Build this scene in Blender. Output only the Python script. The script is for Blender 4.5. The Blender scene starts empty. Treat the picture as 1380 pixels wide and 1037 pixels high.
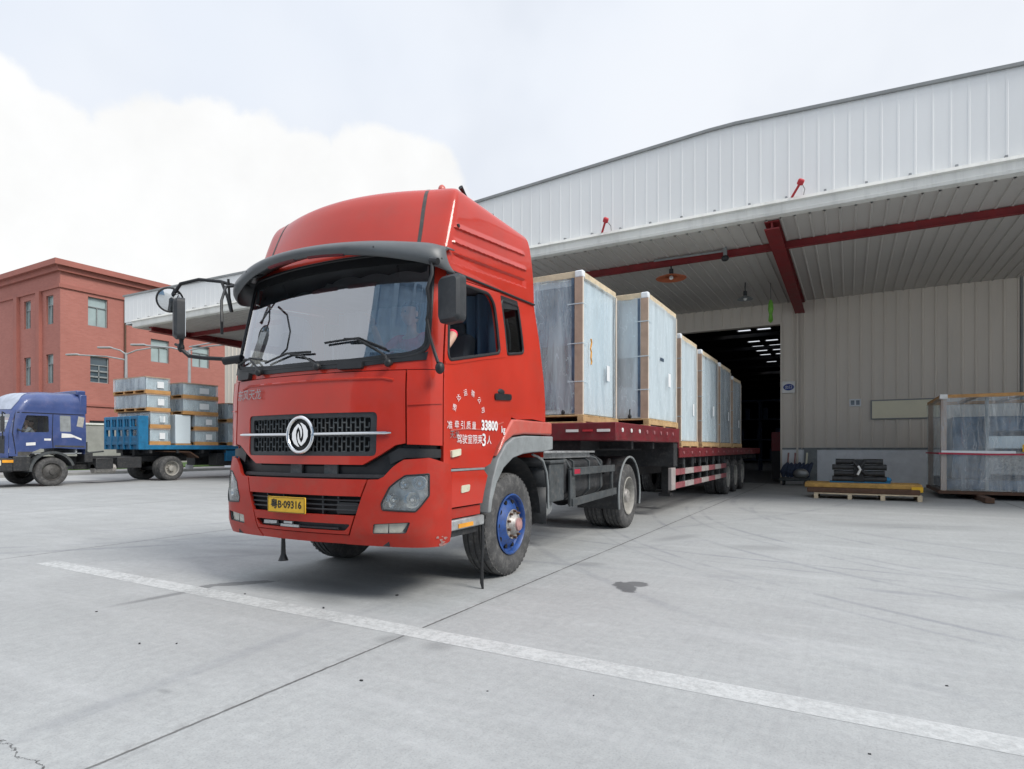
import bpy, bmesh, math, random
from mathutils import Vector, Matrix
from mathutils.geometry import delaunay_2d_cdt
random.seed(7)
SC = bpy.context.scene
COL = SC.collection
PI = math.pi
# ------------------------------------------------------------------ camera
cam = bpy.data.cameras.new('camera'); camo = bpy.data.objects.new('camera', cam); COL.objects.link(camo)
cam.sensor_width = 36.0; cam.lens = 36.0*810/1380; cam.shift_y = 86.5/1380; cam.clip_end = 2000; cam.clip_start = .05
YAW = math.atan((1144-690)/810.0)
camo.location = (0, 0, 1.3); camo.rotation_euler = (PI/2, 0, YAW)
SC.camera = camo
SC.view_settings.view_transform = 'Standard'; SC.view_settings.look = 'None'
SC.view_settings.gamma = 1; SC.view_settings.exposure = 0.3
SC.render.resolution_x = 1024; SC.render.resolution_y = 769
try:
    SC.cycles.use_denoising = True; SC.cycles.max_bounces = 8; SC.cycles.transparent_max_bounces = 24
    SC.cycles.caustics_reflective = False; SC.cycles.caustics_refractive = False
except Exception: pass
SUN_EL, SUN_AZ = math.radians(44), math.radians(98)      # azimuth clockwise from +Y
# ------------------------------------------------------------------ node helper
class NT:
    def __init__(s, tree): s.t = tree; s.n = tree.nodes; s.l = tree.links
    def new(s, typ, **kw):
        n = s.n.new(typ)
        for k, v in kw.items():
            if k.startswith('_'): continue
            setattr(n, k, v)
        return n
    def put(s, n, inp, v):
        if v is None: return
        i = n.inputs[inp]
        if isinstance(v, bpy.types.NodeSocket): s.l.new(v, i)
        else:
            if hasattr(i.default_value, '__len__') and not hasattr(v, '__len__'): v = (v,)*len(i.default_value)
            if hasattr(i.default_value, '__len__') and len(i.default_value) == 4 and len(v) == 3: v = tuple(v)+(1,)
            i.default_value = v
    def m(s, op, a, b=None, c=None, clamp=False):
        n = s.new('ShaderNodeMath', operation=op); n.use_clamp = clamp
        s.put(n, 0, a); s.put(n, 1, b); s.put(n, 2, c); return n.outputs[0]
    def vm(s, op, a, b=None):
        n = s.new('ShaderNodeVectorMath', operation=op); s.put(n, 0, a); s.put(n, 1, b)
        return n.outputs['Value'] if op in ('DOT_PRODUCT', 'LENGTH', 'DISTANCE') else n.outputs[0]
    def noise(s, vec, scale, detail=3, rough=.55, dist=0):
        n = s.new('ShaderNodeTexNoise'); s.put(n, 'Vector', vec); s.put(n, 'Scale', scale); s.put(n, 'Detail', detail)
        s.put(n, 'Roughness', rough); s.put(n, 'Distortion', dist); return n.outputs[0]
    def mix(s, f, a, b, typ='MIX'):
        n = s.new('ShaderNodeMix', data_type='RGBA', blend_type=typ); s.put(n, 0, f); s.put(n, 6, a); s.put(n, 7, b); return n.outputs[2]
    def rng(s, v, a, b, c=0., d=1., smooth=False):
        n = s.new('ShaderNodeMapRange'); n.clamp = True
        if smooth: n.interpolation_type = 'SMOOTHSTEP'
        s.put(n, 0, v); s.put(n, 1, a); s.put(n, 2, b); s.put(n, 3, c); s.put(n, 4, d); return n.outputs[0]
    def xyz(s, v):
        n = s.new('ShaderNodeSeparateXYZ'); s.put(n, 0, v); return n.outputs
    def comb(s, x, y, z):
        n = s.new('ShaderNodeCombineXYZ'); s.put(n, 0, x); s.put(n, 1, y); s.put(n, 2, z); return n.outputs[0]
# ------------------------------------------------------------------ world
W = bpy.data.worlds.new('World'); SC.world = W; W.use_nodes = True
w = NT(W.node_tree); bg = W.node_tree.nodes['Background']
sky = w.new('ShaderNodeTexSky'); sky.sky_type = 'NISHITA'; sky.sun_disc = False
sky.sun_elevation = SUN_EL; sky.sun_rotation = SUN_AZ; sky.dust_density = 2.0; sky.air_density = 1.0
tc = w.new('ShaderNodeTexCoord').outputs['Generated']
dirn = w.vm('NORMALIZE', tc)
def pixdir(u, v):
    x, z = (u-690)/810, (605-v)/810
    d = Vector((x*math.cos(YAW)-math.sin(YAW), x*math.sin(YAW)+math.cos(YAW), z)); return d.normalized()
wob = w.noise(dirn, 16.0, 5, .6)
wob2 = w.noise(dirn, 2.2, 4, .6)
mask = None
for (u, v, rpx) in [(-20, 140, 90), (60, 190, 76), (130, 240, 80), (190, 210, 68), (232, 210, 76), (292, 212, 80), (345, 225, 76), (400, 252, 78), (505, 236, 68), (556, 246, 66), (588, 272, 52), (-160, 160, 150),
                    (0, 330, 190), (150, 370, 190), (300, 370, 190), (450, 385, 170), (540, 400, 165), (-250, 330, 230)]:
    d = pixdir(u, v); a = rpx/810*d.dot(pixdir(690, 605))**1.5
    dd = w.vm('DISTANCE', dirn, tuple(d))
    dd = w.m('ADD', dd, w.m('MULTIPLY', w.m('SUBTRACT', wob, .5), .045))
    k = w.rng(dd, a+.004, a-.012, 0, 1, True)
    mask = k if mask is None else w.m('MAXIMUM', mask, k)
veil = w.rng(wob2, .30, .62, .86, .99, True)
el = w.xyz(dirn)[2]
skyc = w.mix(1.0, sky.outputs[0], (1, 1, 1), 'MULTIPLY')
thin = w.mix(veil, skyc, w.mix(w.rng(w.noise(dirn, 1.6, 3, .5), .35, .65, 0, 1, True), (6.75, 7.2, 7.95), (7.35, 7.65, 8.15)))
lum = w.rng(w.noise(dirn, 4.0, 5, .6), .35, .65, 7.65, 8.35)
cl = w.comb(w.m('MULTIPLY', lum, .995), lum, w.m('MULTIPLY', lum, 1.0))
hz = w.rng(el, .25, 0.0, 0, .7, True)
thin = w.mix(hz, thin, (7.9, 8.0, 8.2))
final = w.mix(mask, thin, cl)
zen = w.rng(el, .62, .95, 1.0, 1.6, True)      # an overcast sky is brighter overhead
final = w.mix(1.0, final, w.comb(zen, zen, zen), 'MULTIPLY')
w.put(bg, 0, final); bg.inputs[1].default_value = 0.10
# ------------------------------------------------------------------ sun
sl = bpy.data.lights.new('sun', 'SUN'); so = bpy.data.objects.new('sun', sl); COL.objects.link(so)
sl.energy = 2.3; sl.angle = math.radians(20); sl.color = (1, .96, .9)
sd = Vector((math.sin(SUN_AZ)*math.cos(SUN_EL), math.cos(SUN_AZ)*math.cos(SUN_EL), math.sin(SUN_EL)))
so.rotation_euler = sd.to_track_quat('Z', 'Y').to_euler()

# ------------------------------------------------------------------ materials
def mat(name, col, rough=.6, metal=0., var=.12, vscale=3., bump=0., bscale=30., coat=0., dirt=None, dirt_amt=.4, spec=.5, streak=False, emit=0):
    m = bpy.data.materials.new(name); m.use_nodes = True; t = NT(m.node_tree); p = m.node_tree.nodes['Principled BSDF']
    co = t.new('ShaderNodeTexCoord').outputs['Object']
    v = co
    if streak:
        mp = t.new('ShaderNodeMapping'); t.put(mp, 0, co); mp.inputs['Scale'].default_value = (1, 1, .12); v = mp.outputs[0]
    n1 = t.noise(v, vscale, 5, .6)
    lo = tuple(c*(1-var) for c in col); hi = tuple(min(1, c*(1+var)) for c in col)
    c = t.mix(t.rng(n1, .3, .7), lo, hi)
    if dirt:
        n2 = t.noise(v, vscale*2.3, 6, .7)
        c = t.mix(t.rng(n2, .48, .72, 0, dirt_amt), c, dirt)
    t.put(p, 'Base Color', c); t.put(p, 'Metallic', metal)
    t.put(p, 'Roughness', t.rng(n1, .3, .7, max(0, rough-.06), min(1, rough+.08)))
    t.put(p, 'Specular IOR Level', spec)
    if coat: t.put(p, 'Coat Weight', coat); t.put(p, 'Coat Roughness', .05)
    if bump:
        b = t.new('ShaderNodeBump'); t.put(b, 'Strength', bump); t.put(b, 'Distance', .02); t.put(b, 'Height', t.noise(co, bscale, 4, .6)); t.l.new(b.outputs[0], p.inputs['Normal'])
    if emit: t.put(p, 'Emission Color', tuple(col)+(1,)); t.put(p, 'Emission Strength', emit)
    return m
def glass(name, tint, refl=.12, haze=0.0, hcol=(.6, .65, .7), rough=.02):
    m = bpy.data.materials.new(name); m.use_nodes = True; t = NT(m.node_tree); n = m.node_tree.nodes
    out = n['Material Output']; n.remove(n['Principled BSDF'])
    tr = t.new('ShaderNodeBsdfTransparent'); t.put(tr, 0, tint)
    gl = t.new('ShaderNodeBsdfGlossy'); t.put(gl, 0, (.95, .97, 1)); t.put(gl, 'Roughness', rough)
    fr = t.new('ShaderNodeFresnel'); t.put(fr, 0, 1.5)
    f = t.m('ADD', fr.outputs[0], refl, clamp=True)
    base = tr.outputs[0]
    if haze:
        df = t.new('ShaderNodeBsdfDiffuse'); t.put(df, 0, hcol)
        ms = t.new('ShaderNodeMixShader'); co = t.new('ShaderNodeTexCoord').outputs['Object']
        t.put(ms, 0, t.rng(t.noise(co, 2.5, 4), .3, .7, haze*.5, haze*1.5)); t.l.new(base, ms.inputs[1]); t.l.new(df.outputs[0], ms.inputs[2]); base = ms.outputs[0]
    mx = t.new('ShaderNodeMixShader'); t.put(mx, 0, f); t.l.new(base, mx.inputs[1]); t.l.new(gl.outputs[0], mx.inputs[2])
    t.l.new(mx.outputs[0], out.inputs[0]); return m
def film_mat(name, lo, hi, col=(.72, .78, .82)):
    """stretched plastic wrapping film: part clear, part milky, glossy folds"""
    m = bpy.data.materials.new(name); m.use_nodes = True; t = NT(m.node_tree); n = m.node_tree.nodes
    p = n['Principled BSDF']; out = n['Material Output']
    co = t.new('ShaderNodeTexCoord').outputs['Object']
    mp = t.new('ShaderNodeMapping'); t.put(mp, 0, co); mp.inputs['Scale'].default_value = (2.0, 2.0, .35); mp.inputs['Rotation'].default_value = (.08, .06, 0)
    n1 = t.noise(mp.outputs[0], 1.6, 3, .5, .6); n2 = t.noise(mp.outputs[0], 3.4, 2, .5, 1.6)
    ridge = t.m('ABSOLUTE', t.m('SUBTRACT', n2, .5)); ridge = t.rng(ridge, .012, 0, 0, 1)
    a = t.m('ADD', t.rng(n1, .33, .67, lo, hi), t.m('MULTIPLY', ridge, .22), clamp=True)
    n.remove(p)
    b = t.new('ShaderNodeBump'); t.put(b, 'Strength', .5); t.put(b, 'Distance', .08)
    t.put(b, 'Height', t.m('ADD', t.m('ADD', n1, t.m('MULTIPLY', n2, .7)), t.m('MULTIPLY', ridge, .10)))
    tr = t.new('ShaderNodeBsdfTransparent'); t.put(tr, 0, (.94, .97, .98)); df = t.new('ShaderNodeBsdfDiffuse'); t.put(df, 0, col)
    m1 = t.new('ShaderNodeMixShader'); t.put(m1, 0, a); t.l.new(tr.outputs[0], m1.inputs[1]); t.l.new(df.outputs[0], m1.inputs[2])
    gl = t.new('ShaderNodeBsdfGlossy'); t.put(gl, 0, (1, 1, 1)); t.put(gl, 'Roughness', .10); t.l.new(b.outputs[0], gl.inputs['Normal'])
    fr = t.new('ShaderNodeFresnel'); t.put(fr, 0, 1.35)
    m2 = t.new('ShaderNodeMixShader'); t.put(m2, 0, t.m('MINIMUM', t.m('MULTIPLY', t.m('ADD', fr.outputs[0], .06), .8), .13)); t.l.new(m1.outputs[0], m2.inputs[1]); t.l.new(gl.outputs[0], m2.inputs[2])
    t.l.new(m2.outputs[0], out.inputs[0])
    return m
M = {}
M['red'] = mat('red_paint', (.50, .032, .016), .45, var=.10, vscale=1.3, spec=.15, coat=.65, bump=.02, bscale=3, dirt=(.26, .07, .05), dirt_amt=.2)
M['red_bump'] = mat('red_bumper_paint', (.41, .032, .020), .48, var=.14, vscale=2.5, spec=.12, coat=.25, dirt=(.20, .08, .06), dirt_amt=.3)
M['red_faded'] = mat('faded_red_paint', (.52, .10, .075), .45, var=.12, vscale=2.5, coat=.3, dirt=(.5, .3, .25), dirt_amt=.25)
M['dark_red'] = mat('dark_red_paint', (.15, .010, .016), .55, var=.25, vscale=4, dirt=(.07, .04, .035), dirt_amt=.6)
M['beam_red'] = mat('beam_red_paint', (.20, .016, .018), .6, var=.2, vscale=2, dirt=(.08, .03, .03), dirt_amt=.4)
M['bracket_red'] = mat('bracket_red_paint', (.50, .03, .04), .5)
M['black'] = mat('black_plastic', (.014, .015, .017), .5, var=.3, vscale=8)
M['dark'] = mat('dark_plastic', (.030, .033, .037), .55, var=.2, vscale=6, dirt=(.08, .08, .08), dirt_amt=.4)
M['visor'] = mat('grey_visor_plastic', (.10, .108, .113), .40, var=.2, vscale=3)
M['grey'] = mat('grey_plastic', (.24, .26, .265), .6, var=.15, vscale=4, dirt=(.1, .1, .1), dirt_amt=.4)
M['chrome'] = mat('chrome', (.78, .79, .80), .16, 1.0, var=.05)
M['steel'] = mat('dull_steel', (.33, .34, .34), .45, .7, var=.2, vscale=6, dirt=(.1, .09, .08), dirt_amt=.6)
M['alu'] = mat('worn_aluminium', (.50, .51, .51), .4, .6, var=.2, vscale=8, dirt=(.12, .12, .12), dirt_amt=.5)
M['chassis'] = mat('chassis_black', (.022, .024, .027), .6, var=.35, vscale=6, dirt=(.09, .085, .08), dirt_amt=.6)
M['frame_grey'] = mat('dusty_frame_paint', (.052, .060, .064), .6, var=.3, vscale=6, dirt=(.16, .15, .14), dirt_amt=.5)
M['lamp_white'] = mat('lamp_pole_paint', (.33, .34, .35), .5)
M['post_edge'] = mat('post_edge_card', (.62, .56, .48), .7)
M['tyre'] = mat('tyre_rubber', (.066, .066, .067), .85, var=.25, vscale=5, dirt=(.20, .195, .185), dirt_amt=.65, bump=.3, bscale=60)
M['blue_rim'] = mat('blue_rim_paint', (.022, .075, .27), .42, var=.35, vscale=10, dirt=(.05, .06, .08), dirt_amt=.7)
M['hub'] = mat('hub_metal', (.42, .40, .38), .5, .4, var=.3, vscale=14, dirt=(.05, .045, .04), dirt_amt=.8)
M['hub_cap'] = mat('hub_cap_paint', (.36, .20, .19), .5, var=.3, vscale=14)
M['rim'] = mat('rim_paint', (.36, .35, .32), .6, var=.2, vscale=6, dirt=(.12, .11, .10), dirt_amt=.5)
M['rimdark'] = mat('dark_rim_paint', (.06, .058, .055), .6, var=.3, vscale=6, dirt=(.15, .14, .13), dirt_amt=.5)
M['ws'] = glass('windscreen_glass', (.94, .97, .99), .31, .02, (.45, .52, .58))
M['sideglass'] = glass('side_window_glass', (.72, .76, .78), .03, .06, (.3, .32, .33))
M['darkglass'] = glass('tinted_glass', (.20, .23, .24), .04)
M['lamp_pink'] = mat('dull_pink_lamp', (.34, .14, .15), .5)
M['faded_stripe'] = mat('faded_red_stripe', (.24, .065, .075), .6, var=.2, vscale=4, dirt=(.3, .25, .25), dirt_amt=.4)
M['mirror'] = mat('mirror_glass', (.75, .78, .80), .05, 1.0, var=.02)
M['lens'] = glass('lamp_lens', (.95, .96, .95), .06, .12, (.80, .80, .76), .03)
M['reflector'] = mat('lamp_reflector', (.80, .81, .80), .30, .45, var=.2, vscale=18, bump=.4, bscale=26)
M['lampbowl'] = mat('lamp_bowl', (.75, .76, .76), .12, 1.0, var=.1, vscale=10)
M['cream'] = mat('cream_lens', (.62, .60, .46), .3, var=.15, vscale=8)
M['fog'] = mat('fog_lens', (.48, .47, .40), .25, var=.15, vscale=12, coat=.5)
M['orange'] = mat('orange_reflector', (.75, .33, .03), .35, var=.2)
M['white'] = mat('white_paint', (.75, .75, .73), .5, var=.08, dirt=(.45, .44, .42), dirt_amt=.4)
M['dirty_white'] = mat('dirty_white_paint', (.34, .31, .30), .6, var=.2, vscale=5, dirt=(.25, .2, .19), dirt_amt=.5)
M['decal'] = mat('white_lettering', (.78, .76, .76), .5, var=.12, vscale=20)
M['yellow'] = mat('plate_yellow', (.72, .42, .02), .45, var=.1, vscale=12)
M['ink'] = mat('plate_black', (.02, .018, .012), .6)
M['sun_ring'] = mat('dark_gap', (.006, .006, .007), .8)
M['cabin'] = mat('cabin_lining', (.20, .21, .22), .8, var=.15)
M['cabin_dark'] = mat('cabin_dark_lining', (.30, .32, .34), .85, var=.2)
M['seat'] = mat('seat_fabric', (.07, .085, .10), .9, var=.2, bump=.2, bscale=80)
M['curtain'] = mat('cabin_curtain', (.13, .22, .32), .9, var=.25, vscale=6, streak=True)
M['skin'] = mat('skin', (.55, .35, .26), .55, var=.08, vscale=10)
M['hair'] = mat('hair', (.012, .010, .009), .7, var=.2, vscale=40)
M['curtain_pale'] = mat('pale_curtain', (.50, .53, .56), .9, var=.15, vscale=6, streak=True)
M['carton_grey'] = mat('grey_carton', (.44, .51, .55), .4, var=.25, vscale=3)
M['shirt_red'] = mat('red_shirt', (.62, .03, .07), .85, var=.2, vscale=8)
M['shirt_white'] = mat('white_shirt', (.65, .67, .68), .85, var=.12, vscale=8)
M['shirt_dark'] = mat('dark_shirt', (.05, .06, .06), .85, var=.2, vscale=8)
M['jeans'] = mat('dark_trousers', (.03, .035, .05), .9, var=.2)
M['wood'] = mat('pallet_wood', (.50, .34, .17), .75, var=.22, vscale=5, dirt=(.30, .19, .09), dirt_amt=.5, bump=.2, bscale=30)
M['pale_wood'] = mat('pale_pallet_wood', (.60, .50, .35), .75, var=.2, vscale=5, dirt=(.35, .27, .17), dirt_amt=.4)
M['board'] = mat('cardboard_edge', (.40, .285, .215), .75, var=.15, vscale=6)
M['card_orange'] = mat('orange_wood', (.50, .27, .10), .75, var=.2, vscale=5, dirt=(.3, .15, .06), dirt_amt=.5)
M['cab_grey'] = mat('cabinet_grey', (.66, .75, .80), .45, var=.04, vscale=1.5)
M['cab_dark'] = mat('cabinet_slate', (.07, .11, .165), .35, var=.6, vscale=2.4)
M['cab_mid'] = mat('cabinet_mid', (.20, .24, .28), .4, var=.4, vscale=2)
M['film'] = film_mat('wrap_film', .10, .46, (.72, .82, .88))
M['film_clear'] = film_mat('clear_wrap_film', .03, .30, (.8, .85, .88))
M['film_milky'] = film_mat('milky_wrap_film', .38, .62, (.74, .83, .88))
M['blue'] = mat('blue_paint', (.045, .075, .21), .4, var=.15, vscale=2, coat=.35, dirt=(.14, .14, .26), dirt_amt=.45)
M['cyan'] = mat('cyan_paint', (.012, .16, .33), .55, var=.2, vscale=4, dirt=(.02, .06, .10), dirt_amt=.5)
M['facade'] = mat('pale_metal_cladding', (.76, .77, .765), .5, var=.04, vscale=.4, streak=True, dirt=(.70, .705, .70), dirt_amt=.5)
M['wall'] = mat('beige_metal_cladding', (.70, .64, .56), .55, var=.05, vscale=.5, streak=True, dirt=(.58, .54, .48), dirt_amt=.5)
M['gutter'] = mat('gutter_paint', (.74, .74, .70), .45, var=.06, vscale=1.2, streak=True, dirt=(.4, .4, .38), dirt_amt=.4)
M['cap'] = mat('coping_grey', (.24, .25, .25), .5, var=.15)
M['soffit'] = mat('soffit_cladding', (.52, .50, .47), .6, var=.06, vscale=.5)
M['plinth'] = mat('plinth_plaster', (.84, .86, .88), .85, var=.08, vscale=2, dirt=(.68, .70, .72), dirt_amt=.4, bump=.15, bscale=12)
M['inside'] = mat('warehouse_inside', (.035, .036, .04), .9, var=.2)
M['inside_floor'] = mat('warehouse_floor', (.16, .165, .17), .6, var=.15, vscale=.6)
M['tan'] = mat('tan_panel', (.78, .74, .56), .55, var=.06, vscale=1)
M['sign_blue'] = mat('sign_blue', (.02, .04, .22), .4)
M['lamp_orange'] = mat('orange_lamp_shade', (.46, .13, .06), .5, var=.15)
M['green'] = mat('green_plastic', (.16, .42, .05), .5, var=.3, vscale=10)
M['navy'] = mat('navy_fabric', (.035, .05, .09), .8, var=.4, vscale=12)
M['grass'] = mat('grass', (.07, .14, .03), .9, var=.4, vscale=6)
M['kerb'] = mat('kerb_concrete', (.30, .30, .29), .85, var=.15, vscale=2)
M['pave'] = mat('pavement_concrete', (.27, .27, .265), .85, var=.12, vscale=1.2)
M['sheen_blue'] = mat('sky_sheen_blue', (.38, .42, .50), .5, var=.2)
M['scrape'] = mat('scraped_paint', (.36, .20, .18), .8, var=.3, vscale=30)
M['tape_red'] = mat('red_strap', (.42, .02, .05), .5)
M['label_w'] = mat('paper_label', (.75, .78, .80), .7, var=.05)
M['belt'] = mat('ochre_board', (.46, .27, .07), .7, var=.25, vscale=5, dirt=(.2, .1, .04), dirt_amt=.5)
M['winglass'] = mat('window_pane', (.30, .38, .38), .15, var=.2, vscale=.6, spec=.9)
M['block_win'] = mat('reflected_block_pane', (.26, .40, .55), .2, var=.2)
M['windark'] = mat('dark_window_pane', (.06, .09, .11), .15, var=.3, vscale=.8, spec=.9)
M['slate'] = mat('reflected_block_slate', (.29, .43, .57), .6, var=.15)
M['brown'] = mat('rusty_brown', (.10, .055, .035), .8, var=.3, vscale=8)

def brick_mat(name, c1, c2, mortar):
    m = bpy.data.materials.new(name); m.use_nodes = True; t = NT(m.node_tree); p = m.node_tree.nodes['Principled BSDF']
    g = t.new('ShaderNodeNewGeometry'); x, y, z = t.xyz(g.outputs['Position'])
    v = t.comb(t.m('ADD', x, y), z, 0)
    b = t.new('ShaderNodeTexBrick'); t.put(b, 'Vector', v); t.put(b, 'Scale', 1.0); t.put(b, 'Brick Width', .30); t.put(b, 'Row Height', .10); t.put(b, 'Mortar Size', .010)
    t.put(b, 'Color1', c1); t.put(b, 'Color2', c2); t.put(b, 'Mortar', mortar)
    c = t.mix(t.rng(t.noise(v, .35, 4), .3, .7, 0, .35), b.outputs[0], tuple(k*.72 for k in c1), 'MIX')
    t.put(p, 'Base Color', c); t.put(p, 'Roughness', .85); return m
M['brick'] = brick_mat('red_brick', (.37, .135, .108), (.42, .16, .13), (.36, .17, .14))
M['brick_trim'] = mat('brick_trim', (.33, .12, .095), .8, var=.1, vscale=1)

# ------------------------------------------------------------------ scene-graph helpers
def thing(name, label, cat, loc=(0, 0, 0), rotz=0, group=None):
    o = bpy.data.objects.new(name, None); COL.objects.link(o); o.empty_display_size = .2
    o.location = loc; o.rotation_euler = (0, 0, rotz); return tag(o, label, cat, group)
def tag(o, label=None, cat=None, group=None, kind=None):
    if label: o['label'] = label
    if cat: o['category'] = cat
    if group: o['group'] = group
    if kind: o['kind'] = kind
    return o
def kids(o): return [c for c in bpy.data.objects if c.parent == o]
def dup(root, loc, rotz=None, label=None, group=None):
    r = root.copy(); COL.objects.link(r); r.location = loc
    if rotz is not None: r.rotation_euler = (0, 0, rotz)
    if label: r['label'] = label
    if group: r['group'] = group
    for ch in kids(root):
        c = ch.copy(); COL.objects.link(c); c.parent = r
        for g in kids(ch):
            d = g.copy(); COL.objects.link(d); d.parent = c
    return r
class MB:
    def __init__(s): s.v = []; s.f = []; s.fm = []; s.cur = 0
    def add(s, vs, fs):
        k = len(s.v); s.v += [tuple(p) for p in vs]; s.f += [tuple(i+k for i in f) for f in fs]; s.fm += [s.cur]*len(fs); return s
    def slot(s, i): s.cur = i; return s
    def box(s, x0, x1, y0, y1, z0, z1):
        return s.add([(x0, y0, z0), (x1, y0, z0), (x1, y1, z0), (x0, y1, z0), (x0, y0, z1), (x1, y0, z1), (x1, y1, z1), (x0, y1, z1)],
                     [(0, 3, 2, 1), (4, 5, 6, 7), (0, 1, 5, 4), (1, 2, 6, 5), (2, 3, 7, 6), (3, 0, 4, 7)])
    def cbox(s, c, sx, sy, sz, M_=None):
        b = MB().box(-sx/2, sx/2, -sy/2, sy/2, -sz/2, sz/2); R = M_ or Matrix()
        return s.add([Vector(c)+(R @ Vector(p)) for p in b.v], b.f)
    def cyl(s, p0, p1, r0, r1=None, n=16, cap=True):
        r1 = r0 if r1 is None else r1; p0, p1 = Vector(p0), Vector(p1); d = (p1-p0).normalized()
        a = d.orthogonal().normalized(); b = d.cross(a)
        vs = []
        for p, r in ((p0, r0), (p1, r1)):
            vs += [p+(a*math.cos(2*PI*i/n)+b*math.sin(2*PI*i/n))*r for i in range(n)]
        fs = [(i, (i+1) % n, n+(i+1) % n, n+i) for i in range(n)]
        if cap: fs += [tuple(range(n))[::-1], tuple(range(n, 2*n))]
        return s.add(vs, fs)
    def tube(s, pts, r, n=8, closed=False, cap=True):
        pts = [Vector(p) for p in pts]; N = len(pts); vs = []; prev = None
        rr = r if hasattr(r, '__len__') else [r]*N
        for i, p in enumerate(pts):
            if closed: t = (pts[(i+1) % N]-pts[i-1])
            else: t = (pts[min(i+1, N-1)]-pts[max(i-1, 0)])
            t.normalize()
            if prev is None: a = t.orthogonal().normalized()
            else:
                a = prev-t*prev.dot(t)
                a = a.normalized() if a.length > 1e-6 else t.orthogonal().normalized()
            prev = a; b = t.cross(a)
            vs += [p+(a*math.cos(2*PI*k/n)+b*math.sin(2*PI*k/n))*rr[i] for k in range(n)]
        fs = []
        for i in range(N if closed else N-1):
            j = (i+1) % N
            fs += [(i*n+k, i*n+(k+1) % n, j*n+(k+1) % n, j*n+k) for k in range(n)]
        if cap and not closed: fs += [tuple(range(n))[::-1], tuple(range((N-1)*n, N*n))]
        return s.add(vs, fs)
    def lathe(s, prof, c=(0, 0, 0), axis='X', n=40, cap=False):
        """prof: (radius, offset along axis)"""
        vs = []
        for r, h in prof:
            for k in range(n):
                a = 2*PI*k/n; u, v = r*math.cos(a), r*math.sin(a)
                vs.append({'X': (h, u, v), 'Y': (u, h, v), 'Z': (u, v, h)}[axis])
        vs = [(p[0]+c[0], p[1]+c[1], p[2]+c[2]) for p in vs]
        fs = [(i*n+k, i*n+(k+1) % n, (i+1)*n+(k+1) % n, (i+1)*n+k) for i in range(len(prof)-1) for k in range(n)]
        if cap: fs += [tuple(range(n))[::-1], tuple(range((len(prof)-1)*n, len(prof)*n))]
        return s.add(vs, fs)
    def prism(s, poly, a0, a1, axis='X'):
        """poly in the two remaining axes in order"""
        n = len(poly)
        def P(p, a): return {'X': (a, p[0], p[1]), 'Y': (p[0], a, p[1]), 'Z': (p[0], p[1], a)}[axis]
        vs = [P(p, a0) for p in poly]+[P(p, a1) for p in poly]
        return s.add(vs, [tuple(range(n))[::-1], tuple(range(n, 2*n))]+[(i, (i+1) % n, n+(i+1) % n, n+i) for i in range(n)])
    def ball(s, c, rx, ry=None, rz=None, n=16, m=10):
        ry = ry or rx; rz = rz or rx; vs = [(c[0], c[1], c[2]+rz)]
        for i in range(1, m):
            th = PI*i/m
            vs += [(c[0]+rx*math.sin(th)*math.cos(2*PI*k/n), c[1]+ry*math.sin(th)*math.sin(2*PI*k/n), c[2]+rz*math.cos(th)) for k in range(n)]
        vs.append((c[0], c[1], c[2]-rz)); L = len(vs)-1
        fs = [(0, 1+k, 1+(k+1) % n) for k in range(n)]
        for i in range(m-2): fs += [(1+i*n+k, 1+(i+1)*n+k, 1+(i+1)*n+(k+1) % n, 1+i*n+(k+1) % n) for k in range(n)]
        fs += [(L, 1+(m-2)*n+(k+1) % n, 1+(m-2)*n+k) for k in range(n)]
        return s.add(vs, fs)
    def grid(s, fn, nu, nv, closed=False):
        vs = [fn(i/nu, j/nv) for j in range(nv+1) for i in range(nu+1)]
        return s.add(vs, [(j*(nu+1)+i, j*(nu+1)+i+1, (j+1)*(nu+1)+i+1, (j+1)*(nu+1)+i) for j in range(nv) for i in range(nu)])
    def build(s, name, m, parent=None, ang=35, bevel=0, seg=2, recalc=True, label=None):
        me = bpy.data.meshes.new(name); me.from_pydata(s.v, [], s.f)
        ms = m if isinstance(m, (list, tuple)) else [m]
        for x in ms: me.materials.append(M[x] if isinstance(x, str) else x)
        me.polygons.foreach_set('material_index', s.fm)
        if recalc:
            b = bmesh.new(); b.from_mesh(me); bmesh.ops.recalc_face_normals(b, faces=b.faces); b.to_mesh(me); b.free()
        me.polygons.foreach_set('use_smooth', [True]*len(me.polygons)); me.set_sharp_from_angle(angle=math.radians(ang))
        me.update()
        o = bpy.data.objects.new(name, me); COL.objects.link(o); o.parent = parent
        if bevel:
            bv = o.modifiers.new('bevel', 'BEVEL'); bv.width = bevel; bv.segments = seg; bv.limit_method = 'ANGLE'; bv.angle_limit = math.radians(40); bv.harden_normals = False
        if label: o['label'] = label
        return o
def densify(poly, res, closed=True):
    out = []; n = len(poly)
    for i in range(n if closed else n-1):
        a, b = poly[i], poly[(i+1) % n]; k = max(1, int(math.hypot(b[0]-a[0], b[1]-a[1])/res))
        out += [(a[0]+(b[0]-a[0])*j/k, a[1]+(b[1]-a[1])*j/k) for j in range(k)]
    if not closed: out.append(poly[-1])
    return out
def rounded(poly, r, n=5):
    """round the corners of a closed polygon"""
    out = []; N = len(poly)
    for i in range(N):
        p = Vector(poly[i]); a = Vector(poly[i-1])-p; b = Vector(poly[(i+1) % N])-p
        rr = min(r if not hasattr(r, '__len__') else r[i], a.length*.48, b.length*.48)
        a = p+a.normalized()*rr; b = p+b.normalized()*rr
        for k in range(n+1):
            t = k/n; q = a*(1-t)**2+p*2*t*(1-t)+b*t*t; out.append((q.x, q.y))
    return out
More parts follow.
